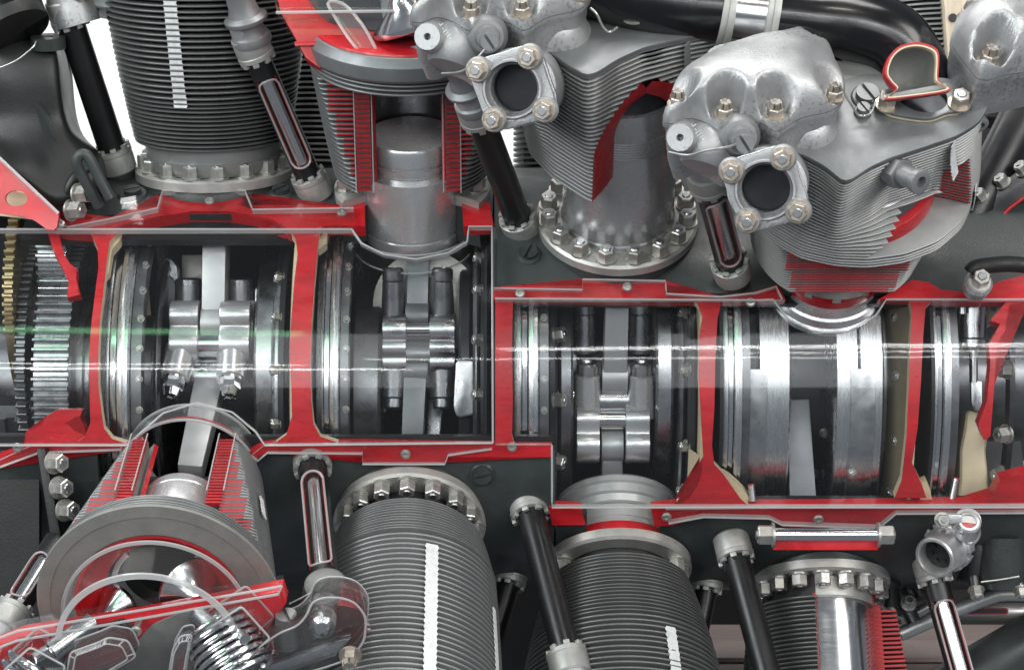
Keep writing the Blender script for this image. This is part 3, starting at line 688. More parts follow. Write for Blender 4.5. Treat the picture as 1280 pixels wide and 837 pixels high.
drum('case_lining', xa(840, 0), xa(1290, 0), RC - 12, phi_at(625, RC - 12), 200, 'void')

RR = 266
def red(name, pts, R=RR, depth=26, smooth=0, mats=None):
    b = MB(); p = [Vector(q) for q in pts]
    if smooth: p = rounded(p, smooth, 4)
    curved_plate(b, [(q[0], q[1]) for q in p], R, R - depth, 0, 1)
    return b.build(name, list(mats or (('red', 'cream') if name == 'section_rib' else ('red', 'red'))), tK, ang=30)
red('section_rail', [(60, 262), (84, 280), (140, 271), (196, 258), (203, 240), (305, 240), (315, 260), (440, 258), (446, 238), (456, 238), (456, 283), (420, 281), (405, 283), (398, 290), (362, 290), (350, 276), (320, 270), (285, 264), (240, 264), (200, 270), (160, 278), (140, 286), (112, 290), (82, 288), (70, 286)], RR, 16)
red('section_rib', [(112, 284), (142, 280), (150, 288), (137, 302), (134, 322), (131, 350), (125, 400), (123, 440), (123, 480), (127, 515), (130, 535), (140, 548), (165, 556), (90, 557), (106, 545), (113, 528), (112, 500), (111, 450), (114, 405), (119, 365), (123, 335), (122, 310), (116, 297)], RR - 1, 12)
red('section_rib', [(360, 284), (400, 282), (397, 310), (393, 355), (389, 410), (388, 455), (389, 500), (392, 530), (400, 545), (432, 556), (340, 556), (358, 543), (365, 520), (364, 480), (362, 440), (364, 400), (368, 350), (372, 318), (370, 300)], RR - 1, 12)
red('section_rib', [(619, 370), (641, 371), (640, 430), (641, 500), (640, 545), (644, 562), (619, 562)], RR - 1, 12)
red('section_rib', [(860, 370), (902, 376), (897, 398), (894, 450), (893, 510), (890, 556), (893, 580), (904, 592), (925, 622), (940, 636), (842, 634), (862, 622), (876, 600), (879, 570), (876, 520), (873, 470), (874, 420), (878, 396), (872, 380)], RR - 1, 12)
red('section_rib', [(1136, 370), (1170, 370), (1157, 384), (1154, 420), (1151, 480), (1147, 535), (1140, 578), (1152, 604), (1158, 622), (1118, 622), (1127, 600), (1133, 545), (1136, 480), (1138, 420), (1140, 390)], RR - 1, 12)
red('section_rail', [(-6, 571), (40, 556), (62, 548), (100, 552), (166, 554), (158, 562), (45, 564), (-6, 586)], RR, 14)
red('section_rail', [(326, 556), (345, 553), (455, 553), (690, 557), (690, 571), (560, 569), (556, 578), (453, 578), (453, 566), (334, 565), (318, 574), (312, 564)], RR, 14)
red('section_rail', [(814, 636), (845, 632), (1000, 633), (1286, 628), (1286, 641), (1120, 641), (1100, 652), (1090, 662), (978, 658), (960, 648), (880, 644), (842, 656), (818, 658)], RR, 14)
red('section_rail', [(686, 634), (726, 636), (732, 656), (690, 656)], RR, 14)
red('section_rail', [(617, 359), (728, 360), (728, 348), (831, 350), (833, 366), (900, 370), (944, 364), (972, 356), (982, 374), (900, 377), (617, 374)], RR, 14)
red('section_rail', [(1098, 374), (1140, 350), (1160, 352), (1176, 362), (1222, 366), (1248, 352), (1286, 342), (1286, 376), (1230, 378), (1170, 376)], RR, 14)
red('section_rail', [(577, 250), (612, 252), (617, 282), (580, 283)], RR, 14)
red('section_web', [(1286, 376), (1262, 380), (1256, 410), (1246, 432), (1243, 480), (1238, 545), (1230, 550), (1223, 530), (1234, 500), (1238, 455), (1236, 430), (1250, 405), (1238, 400), (1262, 372)], RR - 2, 18)
red('section_web', [(1286, 590), (1262, 596), (1250, 600), (1240, 620), (1210, 630), (1286, 634)], RR - 2, 18)
red('section_web', [(58, 285), (72, 286), (80, 318), (88, 330), (96, 336), (95, 348), (88, 352), (90, 362), (100, 368), (84, 372), (86, 350), (78, 335), (66, 310)], RR - 4, 14)
red('section_web', [(30, 556), (32, 540), (48, 538), (58, 520), (72, 512), (103, 512), (100, 520), (78, 524), (66, 532), (80, 533), (78, 540), (50, 548), (110, 546), (112, 556)], RR - 3, 14)
for P in ([(892, 592), (902, 590), (912, 596), (925, 608), (937, 622), (938, 633), (906, 630)], [(1150, 604), (1158, 600), (1163, 612), (1165, 624), (1150, 624)], [(132, 300), (140, 292), (152, 290), (150, 300), (140, 312), (136, 340), (132, 345)], [(400, 282), (410, 286), (408, 304), (398, 312)]):
    b = MB(); curved_plate(b, P, RR - 10, RR - 22); b.build('cream_fillet', 'cream', tK, ang=30)
# cream painted bay walls behind the ribs
def wall(px, r0, r1, f0, f1, mat_='cream', t=4, name='bay_wall', holes=()):
    b = MB(); x = xa(px, 200)
    b.lathe([(r0, -x - t / 2), (r1, -x - t / 2), (r1, -x + t / 2), (r0, -x + t / 2)], 40, f0, f1, closed=True)
    o = b.build(name, mat_, tK, T=mm(AXF_M)); return o
AXF_M = Matrix(((0, 0, -1, AX.x), (-1, 0, 0, AX.y), (0, 1, 0, AX.z), (0, 0, 0, 1)))
for px in (371, 873, 1132): wall(px, 180, 256, -80, 80, 'cream')
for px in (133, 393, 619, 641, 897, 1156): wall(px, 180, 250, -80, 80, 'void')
def cone_wall(px0, r0, px1, r1, f0=-80, f1=80, mat_='khaki'):
    x0, x1 = xa(px0, 220), xa(px1, 200); b = MB(); b.lathe([(r0, -x0), (r1, -x1), (r1 - 8, -x1), (r0 - 8, -x0)], 60, f0, f1, closed=True); b.build('bay_wall', mat_, tK, T=mm(AXF_M))
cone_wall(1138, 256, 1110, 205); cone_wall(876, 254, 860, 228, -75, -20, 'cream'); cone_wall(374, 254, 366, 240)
# flat wall between the two offset halves
for px, f0, f1 in ((617.5, phi_at(285, 262), phi_at(372, 262)), (691, phi_at(562, 262), phi_at(634, 262))):
    b = MB(); x = xa(px, 200); b.lathe([(150, -x - 2), (RR - 3, -x - 2), (RR - 3, -x + 2), (150, -x + 2)], 20, 90 - f1, 90 - f0, closed=True); b.build('step_wall', 'case', tK, T=mm(AXF_M))
# bosses and slotted plugs on the case
def boss(px, py, r, h=3, R=RC, plug=True, mat_='case'):
    p = on_cyl(px, py, R); n = Vector((0, p.y - AX.y, p.z - AX.z)).normalized()
    b = MB(); b.lathe([(0, -14), (r * 1.12, -14), (r * 1.05, 0), (r, h - 2), (r - 2, h), (0, h)], 40); b.build('case_boss', mat_, tK, T=mm(aim(p.x, p.y, p.z, n)))
    if plug: place(SLOT, 'slotted_plug', tK, mm(aim(*(p + n * h), n, random.uniform(0, 3))))
for a in ((166, 243, 18), (351, 242, 14), (661, 318, 14), (603, 592, 14), (352, 588, 0), (926, 652, 0), (1130, 650, 0)):
    if a[2]: boss(*a)

# ------------------------------------------------------------------ acrylic crankcase windows
def plate_on(parent, name, pts, R, t, mats=('acrylic', 'acrylic_edge')):
    b = MB(); curved_plate(b, pts, R, R - t, 0, 1, 6); return b.build(name, list(mats), parent, ang=30)
tW1 = thing('acrylic_window', 'clear curved acrylic window over the left crank bays', 'window', WORLD, 'acrylic crankcase windows')
plate_on(tW1, 'pane', [(-6, 287), (440, 287), (452, 304), (480, 318), (520, 324), (560, 316), (584, 302), (586, 283), (615, 283), (616, 553), (330, 556), (320, 540), (290, 515), (245, 503), (205, 515), (160, 556), (-6, 556)], 284, 7)
plate_on(tW1, 'lip', [(66, 264), (84, 284), (140, 273), (197, 260), (203, 238), (306, 238), (316, 262), (442, 260), (442, 286), (70, 288)], 275, 7)
plate_on(tW1, 'lip', [(40, 557), (150, 557), (152, 562), (48, 566), (-6, 586), (-6, 578)], 275, 7)
plate_on(tW1, 'lip', [(330, 557), (455, 555), (615, 554), (615, 561), (560, 569), (556, 580), (453, 580), (453, 567), (334, 566), (322, 576), (314, 570)], 275, 7)
tW2 = thing('acrylic_window', 'clear curved acrylic window over the right crank bays', 'window', WORLD, 'acrylic crankcase windows')
plate_on(tW2, 'pane', [(619, 373), (950, 375), (966, 374), (985, 398), (1020, 416), (1060, 414), (1095, 394), (1108, 374), (1286, 374), (1286, 634), (690, 634), (690, 556), (619, 556)], 284, 7)
plate_on(tW2, 'lip', [(617, 360), (728, 362), (728, 349), (832, 351), (833, 367), (900, 371), (945, 366), (970, 358), (978, 374), (619, 375)], 275, 7)
plate_on(tW2, 'lip', [(832, 637), (1000, 635), (1286, 633), (1286, 641), (1120, 642), (1098, 660), (978, 656), (962, 648), (880, 646), (836, 654)], 275, 7)
for o, R_l, pl in ((tW1, 284.6, [(-6, 286.5), (440, 286.5)]), (tW1, 284.6, [(-6, 556.5), (158, 556.5), (204, 516), (246, 503), (290, 515), (320, 540), (331, 556.5), (616, 553.5)]), (tW1, 284.6, [(440, 287), (452, 304), (480, 318), (520, 324), (560, 316), (584, 302), (586, 283), (615, 283), (616, 553)]),
                    (tW2, 284.6, [(619, 373), (950, 375), (966, 374), (985, 398), (1020, 416), (1060, 414), (1095, 394), (1108, 374), (1286, 374)]), (tW2, 284.6, [(690, 556), (690, 634), (1286, 634)]), (tW1, 275.4, [(66, 264), (84, 284), (140, 273), (197, 260), (203, 238), (306, 238), (316, 262), (442, 260)]), (tW2, 275.4, [(617, 360), (728, 362), (728, 349), (832, 351), (833, 367), (900, 371), (945, 366), (970, 358), (978, 374)]),
                    (tW2, 275.4, [(836, 654), (880, 646), (962, 648), (978, 656), (1098, 660), (1120, 642), (1286, 641)]), (tW1, 275.4, [(-6, 586), (48, 566), (152, 562)]), (tW1, 275.4, [(314, 570), (322, 576), (334, 566), (453, 567), (453, 580), (556, 580), (560, 569), (615, 561)])):
    q = []
    for (x0, y0), (x1, y1) in zip(pl, pl[1:]):
        n_ = max(1, int(abs(y1 - y0) / 8)); q += [on_cyl(x0 + (x1 - x0) * i / n_, y0 + (y1 - y0) * i / n_, R_l) for i in range(n_)]
    q.append(on_cyl(*pl[-1], R_l)); MB().tube(q, 1.15, 8).build('pane_edge', 'acrylic_edge', o)
for o, pts in ((tW1, [(262, 252), (427, 266), (60, 279), (76, 281), (22, 559), (507, 567), (640, 558)]), (tW2, [(784, 359), (650, 367), (938, 378), (1023, 648), (833, 645)])):
    for px, py in pts:
        p = on_cyl(px, py, 276); n = Vector((0, p.y - AX.y, p.z - AX.z)).normalized(); place(SCREW, 'screw', o, mm(aim(p.x, p.y, p.z, n) @ Matrix.Scale(.95, 4)))

# ------------------------------------------------------------------ backdrop
def box_thing(name, c, sz, mat_, kind=None, label=None, cat=None):
    b = MB(); b.box((0, 0, 0), sz); o = b.build(name, mat_, None); o.location = Vector(c) * U
    if kind: o['kind'] = kind
    if label: tag(o, label, cat)
    return o
box_thing('hall_wall', (-900, 1500, 300), (2400, 40, 3000), 'wall_white', 'structure')
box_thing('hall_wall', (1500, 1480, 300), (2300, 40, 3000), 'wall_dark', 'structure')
box_thing('dark_backing', (-250, 620, -760), (2600, 40, 1000), 'wall_dark', None, 'added black sheet darkening the gaps behind the lower cylinders', 'backing')  # dark sheet added so the gaps between the lower cylinders look dark

# ------------------------------------------------------------------ inside the crankcase
def axis_thing(name, label, cat, group=None):
    return thing(name, label, cat, AXF, group)
def ringprof(pairs, d):          # [(px, r)] -> closed profile about the crank axis
    return [(r, -xa(px, d)) for px, r in pairs]
def turned(parent, name, pairs, mat_, d=200, a0=0, a1=360, n=90, rin=None, bevel=0):
    p = ringprof(pairs, d); rin = rin if rin is not None else min(r for r, h in p) - 12
    p = p + [(rin, p[-1][1]), (rin, p[0][1])]
    b = MB(); b.lathe(p, n, a0, a1, closed=True); return b.build(name, mat_, parent, bevel=bevel)
def bearing(px, label, w=48, r=236, bolts=True, side=1, bmat='steel_dark', sh=1.0):
    t = axis_thing('main_bearing', label, 'bearing')
    p = lambda f: px + w * f
    turned(t, 'outer_race', [(p(0), r - 4), (p(.02), r), (p(.20), r + 1), (p(.24), r - 3)], 'brushed')
    turned(t, 'spacer_ring', [(p(.25), r - 8), (p(.27), r - 6), (p(.42), r - 6), (p(.44), r - 10)], 'polish')
    turned(t, 'inner_race', [(p(.45), r - 4), (p(.48), r + 1), (p(.60), r + 2), (p(.64), r - 3), (p(.74), r - 3), (p(.78), r - 9)], 'brushed')
    turned(t, 'retaining_ring', [(p(.79), r - 14), (p(.80), r - 12), (p(1.08), r - 12), (p(1.10), r - 18)], bmat)
    if bolts:
        h = -xa(p(.95), 220)
        for i in range(15):
            a = R_(-62 + i * 9.0); u, v = (r - 12) * math.cos(a), (r - 12) * math.sin(a)
            place(NUT_S, 'ring_bolt', t, mm(aim(u, v, h, (math.cos(a), math.sin(a), 0), i) @ Matrix.Scale(.44, 4)))
    return t
bearing(131, 'wide steel main bearing ring beside the leftmost connecting rod bay', 46)
bearing(398, 'steel main bearing ring at the left of the second crank bay', 36, 233)
bearing(642, 'steel main bearing ring at the left of the third crank bay', 40, 240)
bearing(899, 'steel main bearing ring right of the fourth red rib', 33, 240, bolts=False)
bearing(1156, 'bright steel main bearing ring right of the last red rib', 34, 240, bolts=False)

def gear(name, label, px0, px1, py, d0, R, nt, depth, mat_, a0=-95, a1=95, rim='steel', dd=None):
    o = W(640, py, d0); f = Frame((0, o.y, o.z), (0, -1, 0), (0, 0, 1), (-1, 0, 0)); t = thing(name, label, 'gear', f)
    dd = d0 + R if dd is None else dd; h0, h1 = -xa(px1, dd), -xa(px0, dd)
    b = MB(); b.lathe([(R * .55, h0 + 1), (R - depth, h0 + 1), (R - depth, h1 - 1), (R * .55, h1 - 1)], 90, closed=True); b.build('rim', mat_, t)
    p = 2 * math.pi * R / nt; tb = MB(); w0, w1 = p * .62 / 2, p * .34 / 2
    prof = [(R - depth - 1, -w0), (R - depth * .45, -p * .25), (R - .6, -w1), (R, -w1 * .6), (R, w1 * .6), (R - .6, w1), (R - depth * .45, p * .25), (R - depth - 1, w0)]
    tb.prism(prof, h0, h1); me = tb.mesh('tooth', [mat_], bevel=.3, seg=1)
    for i in range(nt):
        a = 360 * i / nt; a = a - 360 if a > 180 else a
        if a0 <= a <= a1: place(me, 'tooth', t, Matrix.Rotation(R_(a), 4, 'Z'))
    return t
gear('reduction_gear', 'large steel spur gear at the left end of the crankcase', 38, 84, 470, 0, 172, 92, 9, 'steel')
gear('pinion', 'small steel pinion above the large spur gear at left', 44, 82, 322, 60, 66, 38, 8, 'steel')
gear('brass_gear', 'brass coloured gear at the far left edge of the crankcase', 2, 15, 372, 20, 150, 88, 8, 'gold', a0=-20)
gear('ring_gear', 'dark steel gear ring between brass gear and large spur gear', 17, 30, 452, 0, 160, 96, 7, 'steel_dark', a0=-30)
t = axis_thing('propeller_shaft', 'dark polished propeller shaft at the far left edge below the brass gears', 'shaft')
turned(t, 'shaft', [(-20, 66), (30, 68), (36, 60)], 'steel_dark', 70, rin=20)
turned(t, 'collar', [(84, 128), (86, 132), (92, 132), (93, 124), (96, 124), (97, 130), (102, 130), (103, 118), (108, 118)], 'steel', 130, rin=30)
turned(t, 'collar', [(-20, 130), (4, 134), (6, 128), (16, 128), (18, 140), (22, 140), (24, 120)], 'steel_dark', 130, 200, 340, rin=90)

# crankshaft: one dark shaft with cheeks, counterweights and throws
t = axis_thing('crankshaft', 'dark steel crankshaft running through all crank bays', 'crankshaft')
turned(t, 'main_journal', [(100, 78), (1300, 78)], 'steel_dark', 80, rin=10)
def cheek(px0, px1, R, off=0, mat_='steel_dark', d=150, ang=90, rin=30):
    b = MB(); prof = [(rin, -xa(px1, d)), (R - 3, -xa(px1, d)), (R, -xa(px1, d) + 3), (R, -xa(px0, d) - 3), (R - 3, -xa(px0, d)), (rin, -xa(px0, d))]
    b.lathe(prof, 64, closed=True, T=Matrix.Translation((off * math.sin(R_(ang)), off * math.cos(R_(ang)), 0)))
    b.build('crank_cheek', mat_, t)
for a in ((188, 193, 150, 0, 'steel'), (196, 204, 176), (320, 345, 150, 30, 'steel', 150, 60), (346, 356, 200, 0, 'steel'), (440, 476, 130, 40, 'steel_dark', 150, 110), (574, 590, 165, 20, 'steel_black', 150, 90), (592, 600, 205, 0, 'steel_dark'), (606, 612, 215, 0, 'steel_black'),
          (686, 696, 200, 0, 'steel_black'), (698, 716, 150, 30, 'steel_dark', 150, 100), (818, 840, 150, 30, 'steel', 150, 70), (846, 852, 205, 0, 'steel_dark'), (856, 864, 222, 0, 'steel_black')): cheek(*a)
turned(t, 'crank_pin', [(190, 60), (350, 60)], 'steel_black', 160, rin=5)
def web(px, py, d, pts, th, mat_, holes=(), r=10):
    f = screen(px, py, d); b = MB(); b.prism(rounded([f.at(*p) for p in pts], r, 5), -th, 0); T = AXF.mat().inverted() @ f.mat(); o = b.build('crank_web', mat_, t, T=T, bevel=2.5)
    for hx, hy, hr in holes: MB().lathe([(0, -.5), (hr, -.5), (hr, 1.2), (hr - 2.5, 2), (hr - 4, .8), (0, .6)], 36, T=Matrix.Translation((*f.at(hx, hy), 0))).build('web_bore', 'steel_black', t, T=T)
web(470, 450, 116, [(446, 420), (462, 402), (482, 396), (484, 520), (462, 512), (446, 490)], 30, 'steel_dark', [(464, 462, 17)], 16)
web(585, 430, 110, [(570, 396), (592, 400), (598, 440), (596, 480), (572, 486)], 30, 'steel_dark')
web(335, 425, 128, [(318, 398), (336, 392), (350, 400), (350, 448), (322, 446)], 30, 'steel', [], 12)
web(336, 468, 120, [(318, 450), (350, 450), (352, 494), (320, 496)], 40, 'steel_black', [(336, 470, 15)], 14)
web(207, 350, 100, [(196, 336), (204, 322), (214, 322), (222, 334), (222, 372), (196, 372)], 20, 'steel_dark', [(209, 336, 5)], 9)
web(206, 372, 118, [(194, 356), (202, 344), (212, 344), (220, 356), (220, 404), (194, 404)], 16, 'steel_black', [], 9)
web(833, 440, 120, [(818, 420), (834, 414), (846, 424), (846, 452), (836, 462), (818, 462)], 30, 'steel', [], 12)
web(706, 470, 112, [(694, 440), (712, 430), (722, 440), (722, 560), (694, 560)], 30, 'steel_dark', [(706, 496, 12)], 12)
web(905, 470, 60, [(890, 380), (946, 380), (946, 620), (890, 620)], 20, 'steel_black', [], 4)
# pale machined bands of the fourth bay
turned(t, 'counterweight_band', [(948, 216), (950, 220), (986, 220), (989, 214)], 'brushed', 215, -75, 62, rin=150)
turned(t, 'counterweight_band', [(1044, 222), (1046, 226), (1071, 226), (1073, 222)], 'brushed', 220, -78, 66, rin=150)
turned(t, 'counterweight_band', [(1074, 222), (1076, 226), (1102, 226), (1105, 221)], 'brushed', 220, -78, 66, rin=150)
turned(t, 'counterweight_inset', [(1062, 226.5), (1063, 230), (1093, 230), (1094, 226.5)], 'steel', 222, -44, 4, rin=224, bevel=.6)
turned(t, 'counterweight_inset', [(934, 220.5), (935, 223), (958, 223), (959, 220.5)], 'steel', 218, -44, 4, rin=215, bevel=.6)
turned(t, 'crank_cheek', [(908, 200), (948, 204)], 'steel_black', 200, rin=100)
turned(t, 'crank_cheek', [(990, 150), (1044, 150)], 'steel_black', 200, rin=60)
turned(t, 'crank_cheek', [(1106, 196), (1124, 196)], 'steel_dark', 200, rin=60)
for px, py, R in ((1065, 590, 231), (1050, 470, 150), (1030, 540, 151), (1018, 590, 151)):
    p = on_cyl(px, py, R); q = AXF.loc(p); place(NUT_S, 'band_bolt', t, mm(aim(*q, (q[0], q[1], 0)) @ Matrix.Scale(.6, 4)))

# timing and balance details bolted round the bays
def studs(label, px, d, R, angs, me=None, s=.8, side=-1):
    tt = axis_thing('bolt_ring', label, 'bolts')
    b = MB(); h = -xa(px, d); b.lathe([(R - 16, h - 3), (R + 6, h - 3), (R + 6, h + 3), (R - 16, h + 3)], 80, closed=True); b.build('ring', 'steel_black', tt)
    for a in angs:
        ra = R_(a); place(me or NUT_S, 'nut', tt, mm(aim(R * math.cos(ra), R * math.sin(ra), h + side * 3, (.5 * math.cos(ra), .5 * math.sin(ra), side), a) @ Matrix.Scale(s, 4)))
studs('row of pale nuts on dark ring left of the second red rib', 352, 190, 196, (-36, -14, 4, 22, 38), side=1)
studs('row of nuts on thin dark ring at the right end of the second bay', 604, 190, 200, (-40, -22, -4, 14, 32, 46), side=1)
studs('pale square nuts on dark ring at the left of the third bay', 690, 190, 196, (-28, -6, 16, 30), s=1.1)
studs('pale nuts on dark ring right of the third bay', 862, 200, 214, (-36, -20, 4, 22), side=1)
studs('nuts on olive bay wall left of the last red rib', 1128, 205, 216, (-36, -18, 2, 20), side=1)
studs('pale nuts at the right edge behind the last window', 1262, 205, 214, (-30, -16, 4, 24), side=1, s=1.2)

# master rods: paired lugs with bolts, seen from the front
def lug(parent, px0, px1, prof, mat_='steel', name='lug', bevel=2.0):
    """side profile [(depth, py)] extruded between two photograph columns"""
    dm = max(p[0] for p in prof); x0, x1 = xa(px0, dm), xa(px1, dm); b = MB(); n = len(prof)
    P = [W(640, py, d) for d, py in prof]
    b.loft([[(x0, p.y, p.z) for p in P], [(x1, p.y, p.z) for p in P]]); return b.build(name, mat_, parent, bevel=bevel)
def bump(d, py, r, a0, a1, n=9): return [(d + r * math.cos(R_(a0 + (a1 - a0) * i / n)), py - r * math.sin(R_(a0 + (a1 - a0) * i / n))) for i in range(n + 1)]
def rod_end(parent, px, py, d, dirv, r0, r1, L, mat_='steel', nut=None, ns=1.0, name='bolt_boss', nm='rod_bolt'):
    P = W(px, py, d); v = Vector(dirv).normalized(); f = along(P, P + v)
    b = MB(); b.lathe([(0, 0), (r0, 0), (r1, L * .8), (r1 * .96, L * .96), (r1 * .8, L), (0, L)], 32); b.build(name, mat_, parent, T=f.mat())
    if nut:
        m = f.mat() @ mm(Matrix.Translation((0, 0, L))) @ Matrix.Scale(ns, 4); place(nut, nm, parent, m)
NUT_CS = nut_mesh('nut', 13, 24, 'polish', castle=True)
CAP = MB().lathe([(0, 0), (14, 0), (14, 12), (11.5, 15), (6, 15.5), (5, 13), (0, 13)], 28).mesh('bolt_cap', ['steel_dark'])
CAP_B = CAP.copy(); CAP_B.materials[0] = M['steel']
t = thing('master_rod', 'bright twin lug master rod with castle nuts in the first crank bay', 'rod', WORLD)
for px0, px1, cx, bx in ((210, 246, 228, 216), (273, 311, 292, 288)):
    lug(t, px0, px1, bump(150, 394, 19, 100, -42) + bump(150, 430, 24, 42, -80) + [(130, 462), (80, 462), (80, 376)], 'satin')
    rod_end(t, cx - 1, 436, 152, W(bx, 486, 186) - W(cx, 432, 152), 19, 17.5, 44, 'satin', NUT_CS, .95)
    rod_end(t, cx + 8, 385, 110, (0, -.1, 1), 18, 16, 36, 'steel_dark')
MB().tube([W(240, 430, 150), W(280, 430, 150)], 16, 28).build('knuckle_pin', 'polish', t)
MB().tube([W(240, 470, 140), W(280, 470, 140)], 18, 28).build('knuckle_pin', 'steel', t)
lug(t, 243, 276, [(140, 444), (146, 450), (146, 458), (138, 464), (90, 464), (90, 444)], 'steel_dark')
t = thing('master_rod', 'dark twin lug master rod in the second crank bay', 'rod', WORLD)
for px0, px1, cx in ((478, 507, 492), (537, 568, 553)):
    lug(t, px0, px1, bump(150, 412, 20, 90, -50) + bump(156, 434, 13, 50, -50) + bump(150, 452, 14, 20, -80) + [(80, 470), (80, 390)], 'steel')
    rod_end(t, cx, 404, 142, (0, -.16, 1), 15, 13, 52, 'steel_dark', CAP, .92)
    rod_end(t, cx, 448, 142, (0, -.1, -1), 18, 15, 48, 'steel_dark', CAP, .8)
MB().tube([W(500, 411, 150), W(545, 411, 150)], 9, 24).build('knuckle_pin', 'polish', t)
MB().tube([W(500, 442, 144), W(545, 442, 144)], 17, 24).build('knuckle_pin', 'steel_dark', t)
t = thing('master_rod', 'bright twin lug master rod with round bolt heads in the third bay', 'rod', WORLD)
for px0, px1, cx in ((721, 750, 734), (783, 813, 801)):
    lug(t, px0, px1, bump(156, 524, 18, 90, -30) + bump(154, 556, 22, 40, -80) + [(90, 580), (90, 506)], 'satin')
    rod_end(t, cx, 520, 150, (0, -.28, 1), 17, 15, 52, 'satin', CAP_B, .95)
    rod_end(t, cx - 3, 440, 110, (0, -.2, 1), 14, 13, 48, 'steel', CAP_B, .92)
MB().tube([W(745, 524, 150), W(790, 524, 150)], 12, 24).build('knuckle_pin', 'polish', t)
MB().tube([W(740, 500, 146), W(795, 500, 146)], 15, 24).build('knuckle_pin', 'steel', t)
MB().tube([W(690, 496, 138), W(725, 496, 138)], 16, 24).build('crank_pin_end', 'polish', t)

def con_rod(label, a, b_, w0, w1, depth, mat_='steel', eye=True, eye0=True, round0=False):
    P0, P1 = W(*a), W(*b_); f = along(P0, P1); L = (P1 - P0).length; t = thing('connecting_rod', label, 'rod', f)
    b = MB(); q = []
    for h, w in ((0, w0), (L, w1)): q.append([(-w / 2, -depth / 2, h), (w / 2, -depth / 2, h), (w / 2, depth / 2, h), (-w / 2, depth / 2, h)])
    b.loft(q); b.build('shank', mat_, t, bevel=2.2)
    if eye0:
        e = MB(); e.lathe([(0, -w0 / 2 - 1), (depth * .62, -w0 / 2 - 1), (depth * .62, w0 / 2 + 1), (0, w0 / 2 + 1)], 36, T=Matrix.Rotation(R_(90), 4, 'Y')); e.build('rod_eye', mat_, t, bevel=1)
    return t
con_rod('bright flat connecting rod rising in the first crank bay', (269, 404, 140), (271, 268, 128), 27, 28, 40, 'rod')
con_rod('connecting rod running down to the lower left piston', (262, 482, 145), (238, 592, 236), 34, 28, 30, 'rod', eye0=False)
con_rod('dark connecting rod rising to the second upper cylinder', (522, 396, 135), (524, 300, 120), 25, 27, 36, 'rod_dark')
con_rod('grey connecting rod going down in the second crank bay', (520, 462, 140), (515, 566, 150), 27, 25, 30, 'rod_dark')
con_rod('dark connecting rod beside the grey one in the second bay', (545, 500, 100), (540, 570, 110), 20, 15, 26, 'steel_dark', eye0=False)
con_rod('grey connecting rod rising in the third crank bay', (768, 470, 150), (771, 372, 190), 28, 27, 34, 'rod')
con_rod('short bright connecting rod going down to lower ring in third bay', (765, 556, 136), (764, 612, 112), 24, 26, 34, 'rod')
con_rod('slanting grey connecting rod in the fourth crank bay', (996, 500, 155), (1003, 645, 175), 26, 32, 26, 'rod_dark', eye0=False)

# details at the back of the bays
def disc(name, label, cat, px, py, d, r, t_, mat_):
    f = screen(px, py, d); o = thing(name, label, cat, f); MB().lathe([(0, -t_), (r, -t_), (r, 0), (0, 0)], 56).build('disc', mat_, o, bevel=.8); return o
disc('bearing_cover', 'pale round cover plate behind the dark second master rod', 'cover', 533, 380, 118, 64, 8, 'flange')
t = thing('oil_pad', 'small pale square pad behind the first connecting rod', 'plate', screen(243, 342, 60)); MB().box((0, 0, 0), (30, 46, 8)).build('pad', 'flange', t, bevel=1)
t = thing('oil_pad', 'grey square block at the right of the first crank bay', 'plate', screen(340, 378, 100)); MB().box((0, 0, 0), (38, 34, 30)).build('block', 'steel_dark', t, bevel=2)
t = thing('oil_scoop', 'grey cast oil scoop low at the right of the second bay', 'casting', screen(585, 480, 190))
b = MB(); b.prism(rounded([(-14, 28), (8, 28), (10, -34), (-12, -40), (-17, -28)], 6), -20, 6); b.build('casting', 'steel', t, bevel=3)
# last bay: a small hydraulic cylinder and a cream casting
t = thing('actuator', 'small steel plunger cylinder hanging inside the last window', 'actuator', screen(1217, 400, 200))
b = MB(); b.lathe([(0, -72), (5, -72), (5, -34), (14, -34), (17, -30), (17, -22), (15, -20), (15, 28), (17, 30), (17, 36), (0, 36)], 32, T=Matrix.Rotation(R_(-90), 4, 'X')); b.build('plunger_body', 'steel', t)
b = MB(); b.tube([(-20, 44, 0), (26, 44, 4)], 9, 18); b.build('cross_shaft', 'steel_black', t)
place(NUT_S, 'nut', t, mm(aim(28, 44, 4, (1, 0, .2)) @ Matrix.Scale(1.2, 4)))
b = MB(); b.prism(rounded([(-4, -70), (9, -70), (9, -98), (4, -106), (-3, -98)], 3), -4, 4); b.build('fork', 'steel', t, bevel=1)
t = thing('cream_casting', 'cream painted sawn casting standing inside the last window', 'casting', screen(1215, 580, 170))
b = MB(); b.loft([[(x * s_ , y, z) for x, y, z in ((-24, -70, -20), (24, -70, -20), (20, -60, 14), (-22, -60, 14))] for s_ in (1,)] + [[(-20, -20, -20), (16, -20, -20), (16, -20, 18), (-18, -20, 18)], [(-19, 18, -20), (12, 16, -20), (12, 16, 20), (-18, 18, 20)], [(-13, 40, -20), (16, 32, -20), (16, 34, 16), (-12, 44, 16)], [(-8, 62, -20), (18, 56, -20), (18, 58, 8), (-8, 64, 8)]]); b.build('sawn_web', 'cream', t, bevel=6, seg=3)
t = thing('cream_casting', 'flat cream painted web at the top of the last window', 'casting', screen(1232, 398, 150))
b = MB(); b.prism(rounded([(-30, 20), (30, 22), (36, 8), (22, -6), (2, -8), (-6, -24), (-16, -10), (-34, -2)], 8), -14, 6); b.build('sawn_web', 'cream', t, bevel=2)
